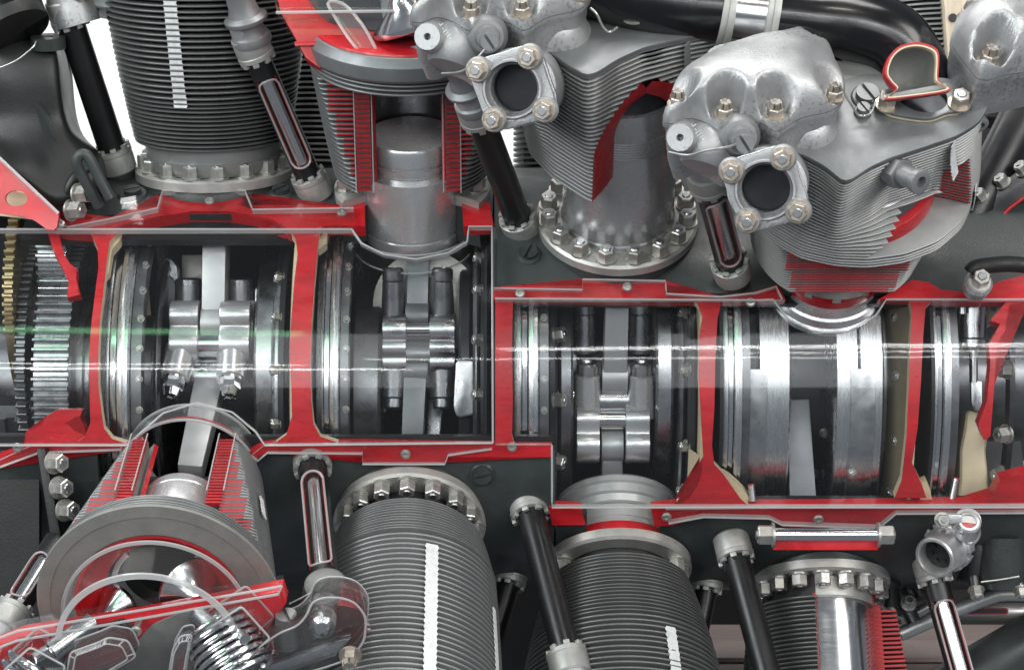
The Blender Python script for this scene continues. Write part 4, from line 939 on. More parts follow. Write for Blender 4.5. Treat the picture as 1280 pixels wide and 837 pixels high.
for lab, p0, p1 in (('slim red tipped pin standing low in the last window', (1195, 598, 215), (1188, 632, 215)), ('slim red tipped pin low beside the fourth red rib', (939, 606, 220), (941, 626, 220)), ('slim pin hanging at the top of the last window', (1203, 374, 215), (1203, 392, 215))):
    f = along(W(*p0), W(*p1)); t = thing('locating_pin', lab, 'pin', f); L = (W(*p1) - W(*p0)).length
    MB().lathe([(0, 0), (4, 0), (4, L), (0, L)], 18).build('pin', 'steel', t); MB().lathe([(0, -1.5), (4.2, -1.5), (4.2, 0), (0, 0)], 18).build('pin_tip', 'red', t)

# ------------------------------------------------------------------ rocker boxes, ports
def dome(b, out2, H, nuts, T=None, rings=26, p=3.0, rad_=(15, 30), m=0, flat=3.0, lip=4.0, floor_=2.0):
    """cast cover: outline in the plane, rounded height, pockets round the nuts"""
    c = Vector((sum(q[0] for q in out2) / len(out2), sum(q[1] for q in out2) / len(out2))); n = len(out2); vs = []; fs = []
    def height(q, t):
        z = H * max(0, 1 - t ** p) ** .5
        for ia, a in enumerate(nuts):
            d = (q - Vector(a)).length; rad = rad_ if ia < 4 else (rad_[0] * .7, rad_[1] * .62); k = max(0, min(1, (d - rad[0]) / (rad[1] - rad[0]))); k = k * k * (3 - 2 * k); z = min(z, floor_ + (z - floor_) * k) if d < rad[1] else z
        return z + flat
    sm = [sum((Vector((out2[(i + k) % n][0], out2[(i + k) % n][1])) for k in range(-11, 12)), Vector((0, 0))) / 23 for i in range(n)]
    vs += [(q[0] * 1.0, q[1], 0) for q in out2]
    for k in range(rings):
        t = 1 - (k / rings) ** 1.25 if k else 1.0
        f_ = max(0, min(1, (t - .72) / .28))
        for q, sq in zip(out2, sm): w = c + ((Vector((q[0], q[1])) - c) * f_ + (sq - c) * (1 - f_)) * t; vs.append((w.x, w.y, height(w, t)))
    K = rings + 1
    for k in range(K - 1):
        for i in range(n): j = (i + 1) % n; fs.append((k * n + i, k * n + j, (k + 1) * n + j, (k + 1) * n + i))
    vs.append((c.x, c.y, height(c, 0))); e = len(vs) - 1
    for i in range(n): fs.append(((K - 1) * n + i, (K - 1) * n + (i + 1) % n, e))
    fs.append(list(range(n))[::-1])
    return b.add(vs, fs, m, T)
def ring_plate(b, outer, inner, h0, h1, m=0):
    n = len(outer); vs = [(p[0], p[1], h0) for p in outer] + [(p[0], p[1], h1) for p in outer] + [(p[0], p[1], h1) for p in inner] + [(p[0], p[1], h0) for p in inner]; fs = []
    for i in range(n):
        j = (i + 1) % n
        for k in range(4): q = (k + 1) % 4; fs.append((k * n + i, k * n + j, q * n + j, q * n + i))
    return b.add(vs, fs, m)
def resample(poly, n, c=(0, 0)):
    """closed polygon -> n points at even angles about c"""
    out = []; P = [Vector((p[0] - c[0], p[1] - c[1])) for p in poly]
    for i in range(n):
        a = 2 * math.pi * i / n; w = Vector((math.cos(a), math.sin(a))); best = None
        for p, q in zip(P, P[1:] + P[:1]):
            e = q - p; det = w.x * -e.y + w.y * e.x
            if abs(det) < 1e-9: continue
            t = (p.x * -e.y + p.y * e.x) / det; s = (w.x * p.y - w.y * p.x) / det
            if t > 0 and -1e-6 <= s <= 1 + 1e-6 and (best is None or t > best): best = t
        out.append(Vector((c[0] + w.x * (best or 1), c[1] + w.y * (best or 1))))
    return out
def head_gear(dx, dy, d, label_box, label_port, top=True):
    s = lambda px, py: (px + dx, py + dy)
    f = screen(*s(940, 130), d, tilt=50)
    t = thing('rocker_box', label_box, 'rocker box', f)
    out = [f.at(*s(*p)) for p in ((829, 152), (832, 138), (846, 108), (866, 98), (886, 78), (905, 84), (940, 74), (985, 64), (1012, 46), (1034, 62), (1046, 92), (1056, 112), (1050, 130), (1034, 140), (1000, 148), (972, 164), (950, 154), (925, 152), (905, 165), (884, 154), (862, 148), (844, 154))]
    out = spline(out, 5); nuts = [s(846, 136), s(905, 150), s(968, 150), s(1042, 128), s(890, 94), s(1016, 66)]; nl = [f.at(*p) for p in nuts]
    b = MB(); dome(b, out, 46, nl, rad_=(12.5, 22)); b.build('cover', 'cast', t, ang=60)
    b = MB(); c = Vector((sum(q[0] for q in out) / len(out), sum(q[1] for q in out) / len(out)))
    def ring(k, h, dv=0): return [((c + (Vector((q[0], q[1])) - c) * k).x, (c + (Vector((q[0], q[1])) - c) * k).y + dv, h) for q in out]
    b.loft([ring(1.0, -1), ring(1.0, -6), ring(.965, -9), ring(.95, -26), ring(.92, -50), ring(.84, -78, 4)]); b.build('box_body', 'cast', t, ang=50)
    for q in nl: place(NUT_C, 'cover_nut', t, mm(TR(q[0], q[1], 4.5, random.uniform(0, 1), s=.88)))
    # boss with an oil hole at the left end
    g = screen(*s(850, 172), d + 40, tilt=-6, yaw=-14); I = f.mat().inverted()
    b = MB(); b.lathe([(0, -66), (24, -66), (19, -30), (15.5, -6), (13.5, 0), (3.8, 0), (3.2, -1), (3.2, -14), (0, -14)], 40); b.build('oil_boss', 'cast', t, T=I @ g.mat())
    # casting swelling down to the pushrod sleeve
    P0 = W(*s(888, 180), d + 4); P1 = W(*s(879, 210), d + 8); g = along(P0, P1); L = (P1 - P0).length
    b = MB(); b.lathe([(0, -16), (24, -16), (32, -4), (32, L * .45), (25, L * .92), (23, L), (0, L)], 40); b.build('sleeve_swell', 'cast', t, T=I @ g.mat())
    # slotted plug in a round boss
    g = screen(*s(925, 172), d + 40, tilt=-14, yaw=4)
    b = MB(); b.lathe([(0, -50), (24, -50), (22, -8), (19, -4), (17, 0), (13, .5), (12, 4), (11, 16), (0, 16)], 36); b.build('plug_boss', 'cast_dark', t, T=I @ g.mat())
    place(SLOT_A, 'plug', t, I @ g.mat() @ mm(TR(1, -3, 15, .6)))
    # raised batch number chalked on the side, as short strokes
    g = screen(*s(872, 165), d + 46, tilt=-8, yaw=-6, roll=-52); k = MB()
    for i, (x, y, w, h_) in enumerate(((-8, 0, 3, .7), (-7, 1.8, .7, 4), (-3, 0, 2.4, .7), (0, 0, .7, 5), (3, 0, .7, 5), (6, 0, .7, 5), (9, 0, 2.4, .7))): k.box((x, y, 0), (w, h_, .5))
    k.build('chalk_mark', 'tape', t, T=I @ g.mat())
    for nm, (px, py), r in (('web', (1010, 160), 30), ('web', (968, 160), 26)):
        g = screen(*s(px, py), d - 20, tilt=20); b = MB(); b.lathe([(0, -40), (r + 16, -40), (r + 6, -10), (r - 6, 8), (r * .5, 16), (0, 18)], 32); b.build('cast_swell', 'cast', t, T=I @ g.mat(), ang=60)
    # exhaust port
    g = screen(*s(955, 240), d + 64, tilt=-10, yaw=-10); tp = thing('exhaust_port', label_port, 'port', g)
    cn = [g.at(*s(*p)) for p in ((915, 213), (979, 197), (998, 263), (935, 275))]; cen = Vector((sum(p[0] for p in cn) / 4, sum(p[1] for p in cn) / 4))
    poly = [cen + (Vector(p) - cen) * (1 + 17 / (Vector(p) - cen).length) for p in cn]
    for nm, h0, h1, k, mt in (('port_flange', -11, 0, 1.0, 'cast'), ('gasket', -14, -11, 1.03, 'steel'), ('port_face', -28, -14.3, 1.0, 'cast_dark')):
        pl = rounded([cen + (p - cen) * k for p in poly], 26, 6)
        mid = [Vector((q.x, q.y)) for q in pl]; b = MB(); o = resample(mid, 96, cen); ring_plate(b, [cen + (q - cen) * (1 - .05 * abs(math.sin(2 * math.atan2((q - cen).y, (q - cen).x) + .45))) for q in o], circle(28 if nm == 'port_flange' else 27.5, 96, cen), h0, h1); b.build(nm, mt, tp, bevel=.9)
    b = MB(); b.lathe([(30.5, -8), (30.5, 3), (29.5, 4.5), (27.5, 4.5), (25.5, -6), (24, -8), (24, -14), (26, -50), (0, -50), (0, -110), (40, -110), (40, -26), (33, -24)], 64, closed=True, T=Matrix.Translation((cen.x, cen.y, 0))); b.build('port_seat', 'cast', tp)
    MB().lathe([(24.8, -34), (25.2, -34), (25.4, -48), (0, -48), (0, -49), (24.8, -49)], 40, closed=True, T=Matrix.Translation((cen.x, cen.y, 0))).build('port_throat', 'steel_black', tp)
    for q in cn:
        MB().lathe([(0, 0), (13.5, 0), (13, 6), (11, 9), (0, 9)], 28, T=Matrix.Translation((q[0], q[1], 0))).build('spacer', 'cast', tp)
        place(NUT_G, 'port_nut', tp, mm(TR(q[0], q[1], 9, random.uniform(0, 1))))
    return t
BX_D = head_gear(0, 0, 490, 'blasted aluminium rocker box with six castle nuts, nearest the viewer at upper right', 'round exhaust port with four bronze nuts, below the upper right rocker box')
BX_C = head_gear(-316, -126, 445, 'blasted aluminium rocker box cut off by the top edge, upper middle', 'round exhaust port with four bronze nuts, upper middle beside finned head')

# rocker box at the right edge
f = screen(1250, 60, 440, tilt=48, yaw=10)
t = thing('rocker_box', 'blasted aluminium rocker box cut off by the right edge', 'rocker box', f)
out = spline([f.at(*p) for p in ((1189, 50), (1196, 66), (1210, 84), (1222, 98), (1238, 100), (1256, 94), (1290, 88), (1340, 70), (1360, 20), (1320, -30), (1260, -25), (1210, 8), (1196, 24))], 6)
nl = [f.at(*p) for p in ((1233, 84), (1208, 29))]
b = MB(); dome(b, out, 56, nl, rad_=(13, 23)); b.build('cover', 'cast', t, ang=60)
c = Vector((sum(q[0] for q in out) / len(out), sum(q[1] for q in out) / len(out)))
b = MB(); b.loft([[((c + (Vector((q[0], q[1])) - c) * k).x, (c + (Vector((q[0], q[1])) - c) * k).y, h) for q in out] for k, h in ((1, -1), (1, -7), (.97, -10), (.92, -36), (.84, -56))]); b.build('box_body', 'cast', t, ang=50)
for q in nl: place(NUT_C, 'cover_nut', t, mm(TR(q[0], q[1], 4.5, .4)))

# little spigots and wired plugs on the head plates
def spigot(label, px0, py0, px1, py1, d0, d1, r=6.5, mat_='cast_dark', hexr=0):
    f = along(W(px0, py0, d0), W(px1, py1, d1)); L = (W(px1, py1, d1) - W(px0, py0, d0)).length; t = thing('drain_spigot', label, 'spigot', f)
    b = MB(); b.lathe([(0, -6), (r * 1.3, -6), (r * 1.3, 3), (r, 4), (r, L - 8), (r * 1.2, L - 7), (r * 1.2, L - 1), (r, L), (r * .55, L), (r * .5, L - 8), (0, L - 8)], 28); b.build('spigot_body', mat_, t)
    if hexr: MB().lathe([(0, 2), (hexr, 2), (hexr, 12), (0, 12)], 6).build('spigot_hex', mat_, t, bevel=.6)
    return t
spigot('short steel spigot on head plate beside upper right rocker box', 1052, 152, 1063, 174, 420, 440, 7, hexr=11)
spigot('short steel spigot on the head plate of the arched cylinder', 733, 40, 741, 53, 380, 400, 7, 'cast', hexr=10)
spigot('steel drain spigot slanting down at the right of the cut intake elbow', 1200, 122, 1227, 158, 410, 440, 7.5)
t = spigot('spark plug adapter stub standing out of the upper right head fins', 1118, 214, 1152, 228, 470, 500, 11, 'cast_dark', hexr=17)
def plug(label, px, py, h, cyl, r=1.4, wire=None):
    q = cyl.at(px, py, h); o = thing('slotted_plug', label, 'plug', Frame(cyl.pt(q[0], q[1], h), cyl.ex, cyl.ey, cyl.ez))
    MB().lathe([(0, -2), (r * 12, -2), (r * 11.4, 2), (r * 10.4, 3), (0, 3)], 32).build('plug_seat', 'plate', o); place(slot_mesh(8.4 * r, 7, 'cast_dark'), 'plug_head', o, mm(TR(0, 0, 3, .5))); return o
plug('large slotted plug on plate below the cut intake elbow', 1083, 122, 261, Dc)
plug('small slotted plug on plate below the large slotted plug', 1078, 141, 261, Dc, .8)
plug('wired slotted plug on head plate under the black intake pipe', 770, 22, 280, Cc, 1.1)

# ------------------------------------------------------------------ pushrod tubes
def arc_tube(b, r, t, a0, a1, h0, h1, n=24, m=0):
    b.lathe([(r - t, h0), (r, h0), (r, h1), (r - t, h1)], n, a0, a1, closed=True, m=m, mcap=1)
def pushrod(label, p0, p1, r=15, slot=None, c0=True, c1=True, big0=None, group=None, foot=None, mat_='tube_black'):
    P0, P1 = W(*p0), W(*p1); f = along(P0, P1, (0, -1, 0)); L = (P1 - P0).length; t = thing('pushrod_tube', label, 'tube', f, group)
    if slot:
        s0, s1 = slot[0] * L, slot[1] * L; w = slot[2] if len(slot) > 2 else 34; c = slot[3] if len(slot) > 3 else 90
        b = MB(); b.lathe([(r - 2, 0), (r, 0), (r, s0), (r - 2, s0)], 40, closed=True); b.lathe([(r - 2, s1), (r, s1), (r, L), (r - 2, L)], 40, closed=True)
        arc_tube(b, r, 2, c + w, c + 360 - w, s0, s1, 36); b.build('tube', [mat_, 'red'], t)
        b = MB(); b.lathe([(0, 0), (10.5, 0), (10.5, L), (0, L)], 28); b.build('pushrod', 'polish', t)
        b = MB(); arc_tube(b, r - .3, 1.6, c - w, c + w, s0 + 1, s1 - 1, 14); b.build('slot_pane', ['acrylic', 'acrylic'], t)
        pts = []
        nn = 10
        for i in range(nn + 1): pts.append((c - w + 2 * w * i / nn, s0 + 1 + 9 * (1 - math.sqrt(max(0, 1 - (i / nn * 2 - 1) ** 2)))))
        for i in range(nn + 1): pts.append((c + w - 2 * w * i / nn, s1 - 1 - 9 * (1 - math.sqrt(max(0, 1 - (i / nn * 2 - 1) ** 2)))))
        pts.append(pts[0])
        for nm, rr, mt, th in (('slot_edge', r + .2, 'acrylic_edge', 1.2), ('slot_cut', r - 1.5, 'red', .6)):
            MB().tube([((rr) * math.cos(R_(a)), rr * math.sin(R_(a)), h + (0 if nm == 'slot_edge' else .0)) for a, h in pts], th, 8).build(nm, mt, t)
    else:
        MB().lathe([(0, 0), (r, 0), (r, L), (0, L)], 44).build('tube', mat_, t)
    for on, h, dr in ((c0, 0, 1), (c1, L, -1)):
        if not on: continue
        T = Matrix.Translation((0, 0, h)) if dr > 0 else Matrix.Translation((0, 0, h)) @ Matrix.Rotation(math.pi, 4, 'X')
        b = MB(); b.lathe([(r * .9, -17), (r + 4, -17), (r + 5.5, -15), (r + 6, 2), (r + 5.4, 6), (r + 6.2, 7), (r + 6.2, 12), (r + 4, 13), (r + .4, 13)], 48, closed=True, T=T); b.build('collar', 'collar', t)
        for k in range(8):
            a = R_(45 * k + 10); b = MB(); b.box((r + 3.2, 0, 15), (5, 7, 5), T=T @ Matrix.Rotation(a, 4, 'Z')); b.build('lock_tab', 'collar', t, bevel=.6)
        b = MB(); b.lathe([(0, -40), (r + 1, -40), (r + 2, -22), (r + 3, -17), (0, -17)], 40, T=T); b.build('sleeve', 'case' if dr > 0 else 'cast', t)
    return t
pushrod('plain black pushrod tube slanting at the far upper left', (144, 198, 95), (84, 16, 172), 16.5)
pushrod('slotted black pushrod tube between the two upper left cylinders', (390, 231, 145), (316, 60, 235), 15, (.16, .80, 50, 92))
pushrod('plain black pushrod tube right of the cylinder with the square window', (650, 280, 195), (596, 138, 345), 16)
pushrod('short slotted black pushrod tube below the upper right rocker box', (914, 334, 258), (884, 222, 410), 16, (.14, .84, 50, 92))
pushrod('slotted black pushrod tube left of the lower uncut cylinder', (390, 576, 240), (405, 726, 412), 16, (.18, .95, 50, 90), c1=False)
pushrod('long plain black pushrod tube between the two lower uncut cylinders', (660, 632, 210), (711, 828, 334), 16.5)
pushrod('long plain black pushrod tube left of the lower right cylinder', (917, 686, 195), (966, 868, 290), 15.5, c1=False)
pushrod('slotted black pushrod tube in front of the taupe board at lower right', (1165, 712, 150), (1215, 890, 190), 15.5, (.22, .99, 50, 86), c1=False)
pushrod('slotted pushrod tube half hidden at the lower left corner', (72, 676, 270), (12, 772, 340), 15, (.25, .82, 44, 110), c0=False)
pushrod('dark pushrod tube in the shade behind the long lower tube', (640, 716, 110), (600, 850, 160), 14, mat_='tube_black')
pushrod('dark pushrod tube in the shade between two lower right cylinders', (886, 722, 90), (860, 850, 120), 13)
# rod sleeves of the upper tubes: waisted castings up to their rocker boxes
def waist(label, p0, p1, r=20, mat_='cast'):
    f = along(W(*p0), W(*p1)); L = (W(*p1) - W(*p0)).length; t = thing('pushrod_sleeve', label, 'sleeve', f)
    b = MB(); b.lathe([(0, 0), (r + 1, 0), (r + 2, 4), (r + 1, 10), (r - 2, 12), (r - 4, 20), (r - 3, 24), (r - 2, 27)], 40); b.lathe([(0, 27), (r + 3, 27), (r + 4, 29), (r + 4, 32), (r + 2, 33.5), (r - 2, 36), (r - 5, 45), (r - 5, L * .75), (r, L), (0, L)], 40); b.build('sleeve', mat_, t)
    return t
waist('waisted grey sleeve casting above the slotted upper left tube', (316, 54, 238), (292, -30, 280), 21, 'cast_dark')
waist('waisted grey sleeve between rocker box and plain tube, upper middle', (596, 134, 350), (566, 66, 405), 21, 'cast_dark')
waist('waisted grey sleeve between nearest rocker box and short slotted tube', (883, 218, 414), (874, 186, 445), 19, 'cast_dark')

# ------------------------------------------------------------------ intake pipe over the upper right
def cpath(pts, per=8): return spline([W(*p) for p in pts], per, False)
t = thing('intake_pipe', 'glossy black intake pipe with steel clamp, bending down to a sawn open elbow', 'pipe', WORLD)
MB().tube(cpath([(690, -40, 400), (740, -22, 400), (800, -2, 400), (850, 7, 400), (902, 12, 400)]), [30, 34, 36] and 36, 40).build('pipe_section', 'gloss_black', t)
MB().tube([W(904, 14, 400), W(972, 22, 400)], 33, 48).build('steel_sleeve', 'polish', t)
for px, r in ((900, 40), (908, 42), (955, 41), (962, 43)):
    P = W(px, 14 + (px - 900) * .1, 400); MB().tube([P, P + Vector((7, 0, -1))], r, 48).build('clamp_band', 'collar', t, bevel=1)
MB().tube(cpath([(966, 22, 400), (1020, 28, 398), (1070, 34, 400), (1112, 50, 400), (1136, 84, 396), (1147, 122, 390)]), 40, 48, caps=False).build('elbow', 'gloss_black', t)
f = screen(1142, 92, 490, tilt=10, yaw=6)
def fpts(f, P, h=0): return [f.at(x, y, h) for x, y in P]
cutp = [(1106, 90), (1112, 70), (1126, 57), (1148, 53), (1168, 59), (1174, 70), (1173, 98), (1178, 105), (1186, 114), (1116, 124), (1108, 122), (1120, 112), (1112, 102)]
b = MB(); o = spline(fpts(f, cutp), 5); ring_plate(b, o, [Vector((p[0], p[1])) * .93 + Vector((0, -.5)) for p in o], -10, 0); b.build('sawn_rim', 'red_dull', t, T=f.mat(), bevel=.8)
b = MB(); o2 = [Vector((p[0], p[1])) * .93 + Vector((0, -.5)) for p in o]; ring_plate(b, o2, [p * .95 for p in o2], -9, .6); b.build('cream_rim', 'cream', t, T=f.mat(), bevel=.6)
b = MB(); b.loft([[(*(p * k), h) for p in o2] for k, h in ((.96, -2), (.93, -14), (.82, -26), (.6, -34), (.3, -37), (.02, -38))], cap=False); b.build('elbow_lining', 'cut_grey', t, T=f.mat(), ang=60)
MB().prism([p * .96 for p in o2], -3, -1.5).build('acrylic_pane', 'acrylic', t, T=f.mat())
MB().tube([W(1108, 122, 484), W(1182, 108, 482)], 3.2, 14).build('acrylic_bar', 'acrylic_edge', t)
tb = thing('bracket_plate', 'tan plate with black bolt between intake pipe and head plate', 'bracket', screen(1090, 95, 396, tilt=20)); fbk = screen(1090, 95, 396, tilt=20)
MB().prism([fbk.at(*p) for p in ((1076, 50), (1124, 50), (1126, 120), (1062, 132))], -5, 0).build('plate', 'tan', tb, bevel=.8)
MB().lathe([(0, 0), (13, 0), (13, 8), (9, 12), (0, 12)], 28, T=Matrix.Translation((*fbk.at(1096, 88), 0))).build('bolt_head', 'rubber', tb)
# base flange with its opening on the head plate
fo = Dc; hp = 261.5
outp = [fo.at(*p, hp) for p in ((1098, 130), (1112, 118), (1135, 112), (1180, 108), (1200, 112), (1210, 126), (1200, 142), (1182, 146), (1160, 153), (1130, 150), (1108, 144))]
inn = [fo.at(*p, hp) for p in ((1124, 128), (1146, 116), (1168, 113), (1182, 124), (1180, 138), (1164, 145), (1144, 143), (1130, 136))]
cc = fo.at(1154, 130, hp); oo = resample(spline(outp, 6), 72, cc); ii = resample(spline(inn, 6), 72, cc)
b = MB(); ring_plate(b, oo, ii, hp + .3, hp + 6); b.build('base_flange', 'plate', t, T=fo.mat(), bevel=.8)
b = MB(); ring_plate(b, [cc and Vector(cc) + (q - Vector(cc)) * 1.02 for q in oo], ii, hp + .2, hp + 2.2); b.build('gasket', 'cream', t, T=fo.mat())
MB().prism([Vector(cc) + (q - Vector(cc)) * .98 for q in ii], hp - 2, hp + .6).build('port_opening', 'steel_black', t, T=fo.mat())
for px, py in ((1108, 131), (1199, 130)): q = fo.at(px, py, hp + 6); place(NUT_G, 'flange_nut', t, fo.mat() @ mm(TR(q[0], q[1], hp + 6, .3, s=1.05)))
# black flange foot of the pipe on the arched cylinder head
q = spline([Cc.at(*p, 281) for p in ((782, 26), (800, 36), (840, 44), (880, 42), (915, 34), (930, 10), (880, -20), (800, -10))], 6)
b = MB(); b.prism(q, 281, 293); b.build('foot_flange', 'gloss_black', t, T=Cc.mat(), bevel=4, seg=3)
place(NUT_S, 'foot_nut', t, Cc.mat() @ mm(TR(*Cc.at3(792, 22, 293), s=1.4)))
t = thing('intake_pipe', 'glossy black pipe crossing at the top edge, far upper left corner', 'pipe', WORLD)
MB().tube(cpath([(-10, -30, 190), (6, 0, 195), (14, 22, 200), (20, 36, 205)]), [40, 40, 38, 34] and 40, 40).build('pipe_section', 'gloss_black', t)
MB().tube(cpath([(12, 24, 203), (19, 38, 206)], 2), 42, 40).build('clamp_band', 'rubber', t, bevel=1)

# ------------------------------------------------------------------ supercharger end and dark things at the right edge
def bar(name, label, cat, pts, r, mat_, n=24, group=None):
    t = thing(name, label, cat, Frame(W(*pts[0]), (1, 0, 0), (0, 1, 0), (0, 0, 1))); o = W(*pts[0])
    MB().tube([p - o for p in cpath(pts)], r, n).build('body', mat_, t); return t
bar('exhaust_stack', 'thick black pipe slanting behind the upper right head', 'pipe', [(1300, 100, 120), (1255, 190, 140), (1205, 290, 150)], 26, 'tube_black', 36)
bar('black_hose', 'black rubber hose lying along the red rail at the right edge', 'hose', [(1300, 334, 280), (1260, 330, 286), (1222, 334, 288), (1214, 340, 286)], 9, 'rubber')
t = thing('black_manifold', 'glossy black manifold with studs and red sawn edge at the right', 'manifold', screen(1250, 260, 170, yaw=-10))
fm = screen(1250, 260, 170, yaw=-10)
b = MB(); b.prism(spline(fpts(fm, [(1290, 205), (1262, 222), (1240, 240), (1222, 256), (1208, 276), (1210, 300), (1222, 312), (1232, 318), (1228, 300), (1240, 284), (1262, 262), (1292, 240)]), 4), -50, 0); b.build('manifold_wall', 'gloss_black', t, bevel=5, seg=3)
MB().tube([fm.at3(*p, 1) for p in ((1292, 238), (1262, 260), (1242, 282), (1230, 300), (1228, 316), (1231, 328))], 2.4, 10).build('sawn_edge', 'red', t)
b = MB(); b.prism(fpts(fm, [(1232, 320), (1230, 302), (1243, 285), (1263, 264), (1292, 244), (1292, 330)]), -46, -40); b.build('manifold_inside', [mat('dark brown scorched lining', (.035, .018, .012), .3, .4)], t)
for px, py in ((1255, 230), (1228, 248), (1280, 214)): q = fm.at3(px, py, 2); place(NUT_S, 'stud', t, mm(aim(*q, (-.5, .6, .5))))
t = thing('anchor_eye', 'steel anchor nut standing on the rail under the black hose', 'fitting', screen(1224, 352, 288, tilt=20))
MB().lathe([(0, -20), (15, -20), (16, -4), (13, 0), (0, 0)], 32).build('seat', 'cast', t); place(NUT, 'nut', t, mm(TR(0, 0, 0, .3, s=.95)))
bar('oil_line', 'thin grey pipe slanting behind black exhaust pipe at right edge', 'pipe', [(1300, 180, 60), (1240, 250, 60), (1215, 290, 60)], 9, 'cast_dark')
t = thing('timber_post', 'pale timber post behind the black intake pipe at the top', 'post', screen(1194, 10, -300, roll=4)); MB().box((0, 0, 0), (36, 190, 30)).build('post', 'wood', t, bevel=1)
for y in (40, -16): MB().lathe([(0, 0), (6, 0), (6, 3), (0, 3)], 20, T=Matrix.Translation((-8, y, 15))).build('bolt_hole', 'rubber', t)
t = thing('rear_cylinder', 'pale fins of a further cylinder behind the steel clamp', 'cylinder', screen(960, 64, 60))
me = MB().lathe([(20, -1.5), (70, -1.5), (70, 1.5), (20, 1.5)], 48, closed=True, T=Matrix.Rotation(R_(90), 4, 'X')).mesh('fin', ['fin_light'])
for i in range(8): put(me, 'fin', t, 0, 24 - i * 7, 0)
b = MB(); b.prism([(-60, 14), (-42, 30), (-40, -8), (-62, -14)], 40, 44); b.build('white_tab', 'tape', t)

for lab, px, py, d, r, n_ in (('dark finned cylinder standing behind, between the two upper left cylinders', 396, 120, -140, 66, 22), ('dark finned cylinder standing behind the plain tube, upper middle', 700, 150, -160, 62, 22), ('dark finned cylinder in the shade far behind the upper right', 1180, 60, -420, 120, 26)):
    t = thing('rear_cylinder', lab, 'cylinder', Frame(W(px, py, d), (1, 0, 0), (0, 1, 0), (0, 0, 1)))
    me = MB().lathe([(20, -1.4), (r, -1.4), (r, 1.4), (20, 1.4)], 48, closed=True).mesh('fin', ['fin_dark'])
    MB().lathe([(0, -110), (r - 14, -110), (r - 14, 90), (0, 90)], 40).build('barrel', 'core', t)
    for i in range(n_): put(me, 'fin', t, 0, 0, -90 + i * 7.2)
# ------------------------------------------------------------------ nose case, upper left
t = thing('nose_case', 'dark grey nose casting at the far upper left with red sawn flange', 'casing', screen(40, 160, 150))
f = screen(40, 160, 150)
rows = [([(-30, 30), (20, 40), (60, 48), (70, 55)], 20), ([(-30, 60), (20, 62), (66, 64), (76, 80)], 40), ([(-30, 100), (14, 104), (62, 108), (78, 128)], 42), ([(-30, 150), (20, 152), (70, 156), (88, 168)], 24), ([(-30, 175), (30, 190), (90, 188), (112, 180)], 40), ([(-30, 190), (24, 214), (74, 240), (122, 205)], 62), ([(-30, 196), (20, 222), (72, 262), (124, 240)], 64)]
b = MB(); rings = []
for P, h in rows:
    pts = spline(P, 5, False); z = [h - 40 * abs(i / (len(pts) - 1) - .45) ** 2 * 2 for i in range(len(pts))]
    ring = [(*f.at(p[0], p[1], zz), zz) for p, zz in zip(pts, z)]
    rings.append(ring)
nn = len(rings[0]); vs = [p for r in rings for p in r]; fs = [(k * nn + i, k * nn + i + 1, (k + 1) * nn + i + 1, (k + 1) * nn + i) for k in range(len(rings) - 1) for i in range(nn - 1)]
back = [(p[0], p[1], p[2] - 70) for p in vs]; m_ = len(vs)
fs2 = [tuple(i + m_ for i in q[::-1]) for q in fs]
edge = list(range(nn)) + [k * nn + nn - 1 for k in range(1, len(rings))] + [(len(rings) - 1) * nn + i for i in range(nn - 2, -1, -1)] + [k * nn for k in range(len(rings) - 2, 0, -1)]
fs3 = [(edge[i], edge[(i + 1) % len(edge)], edge[(i + 1) % len(edge)] + m_, edge[i] + m_) for i in range(len(edge))]
b.add(vs + back, fs + fs2 + fs3); o = b.build('case_shell', 'case_black', t, ang=80)
sub = o.modifiers.new('smooth', 'SUBSURF'); sub.levels = 2; sub.render_levels = 2
b = MB(); b.lathe([(0, -10), (20, -10), (20, 4), (7, 4), (6, -2), (0, -2)], 32); q = f.at3(60, 50, 30); b.build('bolt_lug', 'case', t, T=mm(aim(*q, (0, 1, .35))))
# gusset on the casting
b = MB(); b.add([(*f.at(41, 122, 44), 44), (*f.at(62, 150, 74), 74), (*f.at(72, 181, 60), 60), (*f.at(52, 165, 48), 48), (*f.at(60, 140, 40), 40)], [(0, 1, 4), (1, 2, 4), (0, 3, 2, 1), (0, 4, 2, 3)]); b.build('gusset', 'case', t, bevel=1.2)
# red sawn flange with holes
fr = screen(30, 240, 236); hole = [fr.at(20 + 14 * math.cos(a), 248 + 10 * math.sin(a)) for a in [2 * math.pi * i / 28 for i in range(28)]]
outl = [fr.at(*p) for p in ((-8, 192), (74, 268), (70, 288), (56, 286), (44, 276), (28, 270), (-8, 266))]
cc = fr.at(20, 248); b = MB(); o72 = resample(outl, 72, cc); h72 = resample(hole, 72, cc); ring_plate(b, o72, h72, -8, 0); b.build('sawn_flange', 'red', t, T=f.mat().inverted() @ fr.mat())
MB().tube([fr.at3(*p, 1) for p in ((-8, 191), (73, 267))], 2.2, 10).build('flange_edge', 'acrylic_edge', t, T=f.mat().inverted() @ fr.mat())
b = MB(); b.prism([fr.at(*p) for p in ((-8, 232), (40, 244), (44, 274), (-8, 268))], -30, -24); b.build('cream_web', 'cream', t, T=f.mat().inverted() @ fr.mat())
t = thing('lifting_eye', 'dark grey lifting eye loop in front of the nose casting', 'lifting eye', WORLD)
MB().tube(cpath([(124, 258, 222), (114, 240, 232), (102, 218, 242), (96, 204, 248), (99, 195, 250), (107, 193, 250), (114, 202, 248), (124, 222, 242), (138, 248, 235)]), 6.3, 20).build('loop', 'case', t)
for i, (px, py) in enumerate(((97, 243), (88, 263))):
    t = thing('case_nut', 'plated nut beside the lifting eye, %s of the two' % ('upper' if i == 0 else 'lower'), 'nut', screen(px, py, 215, yaw=62)); place(NUT, 'hex', t)
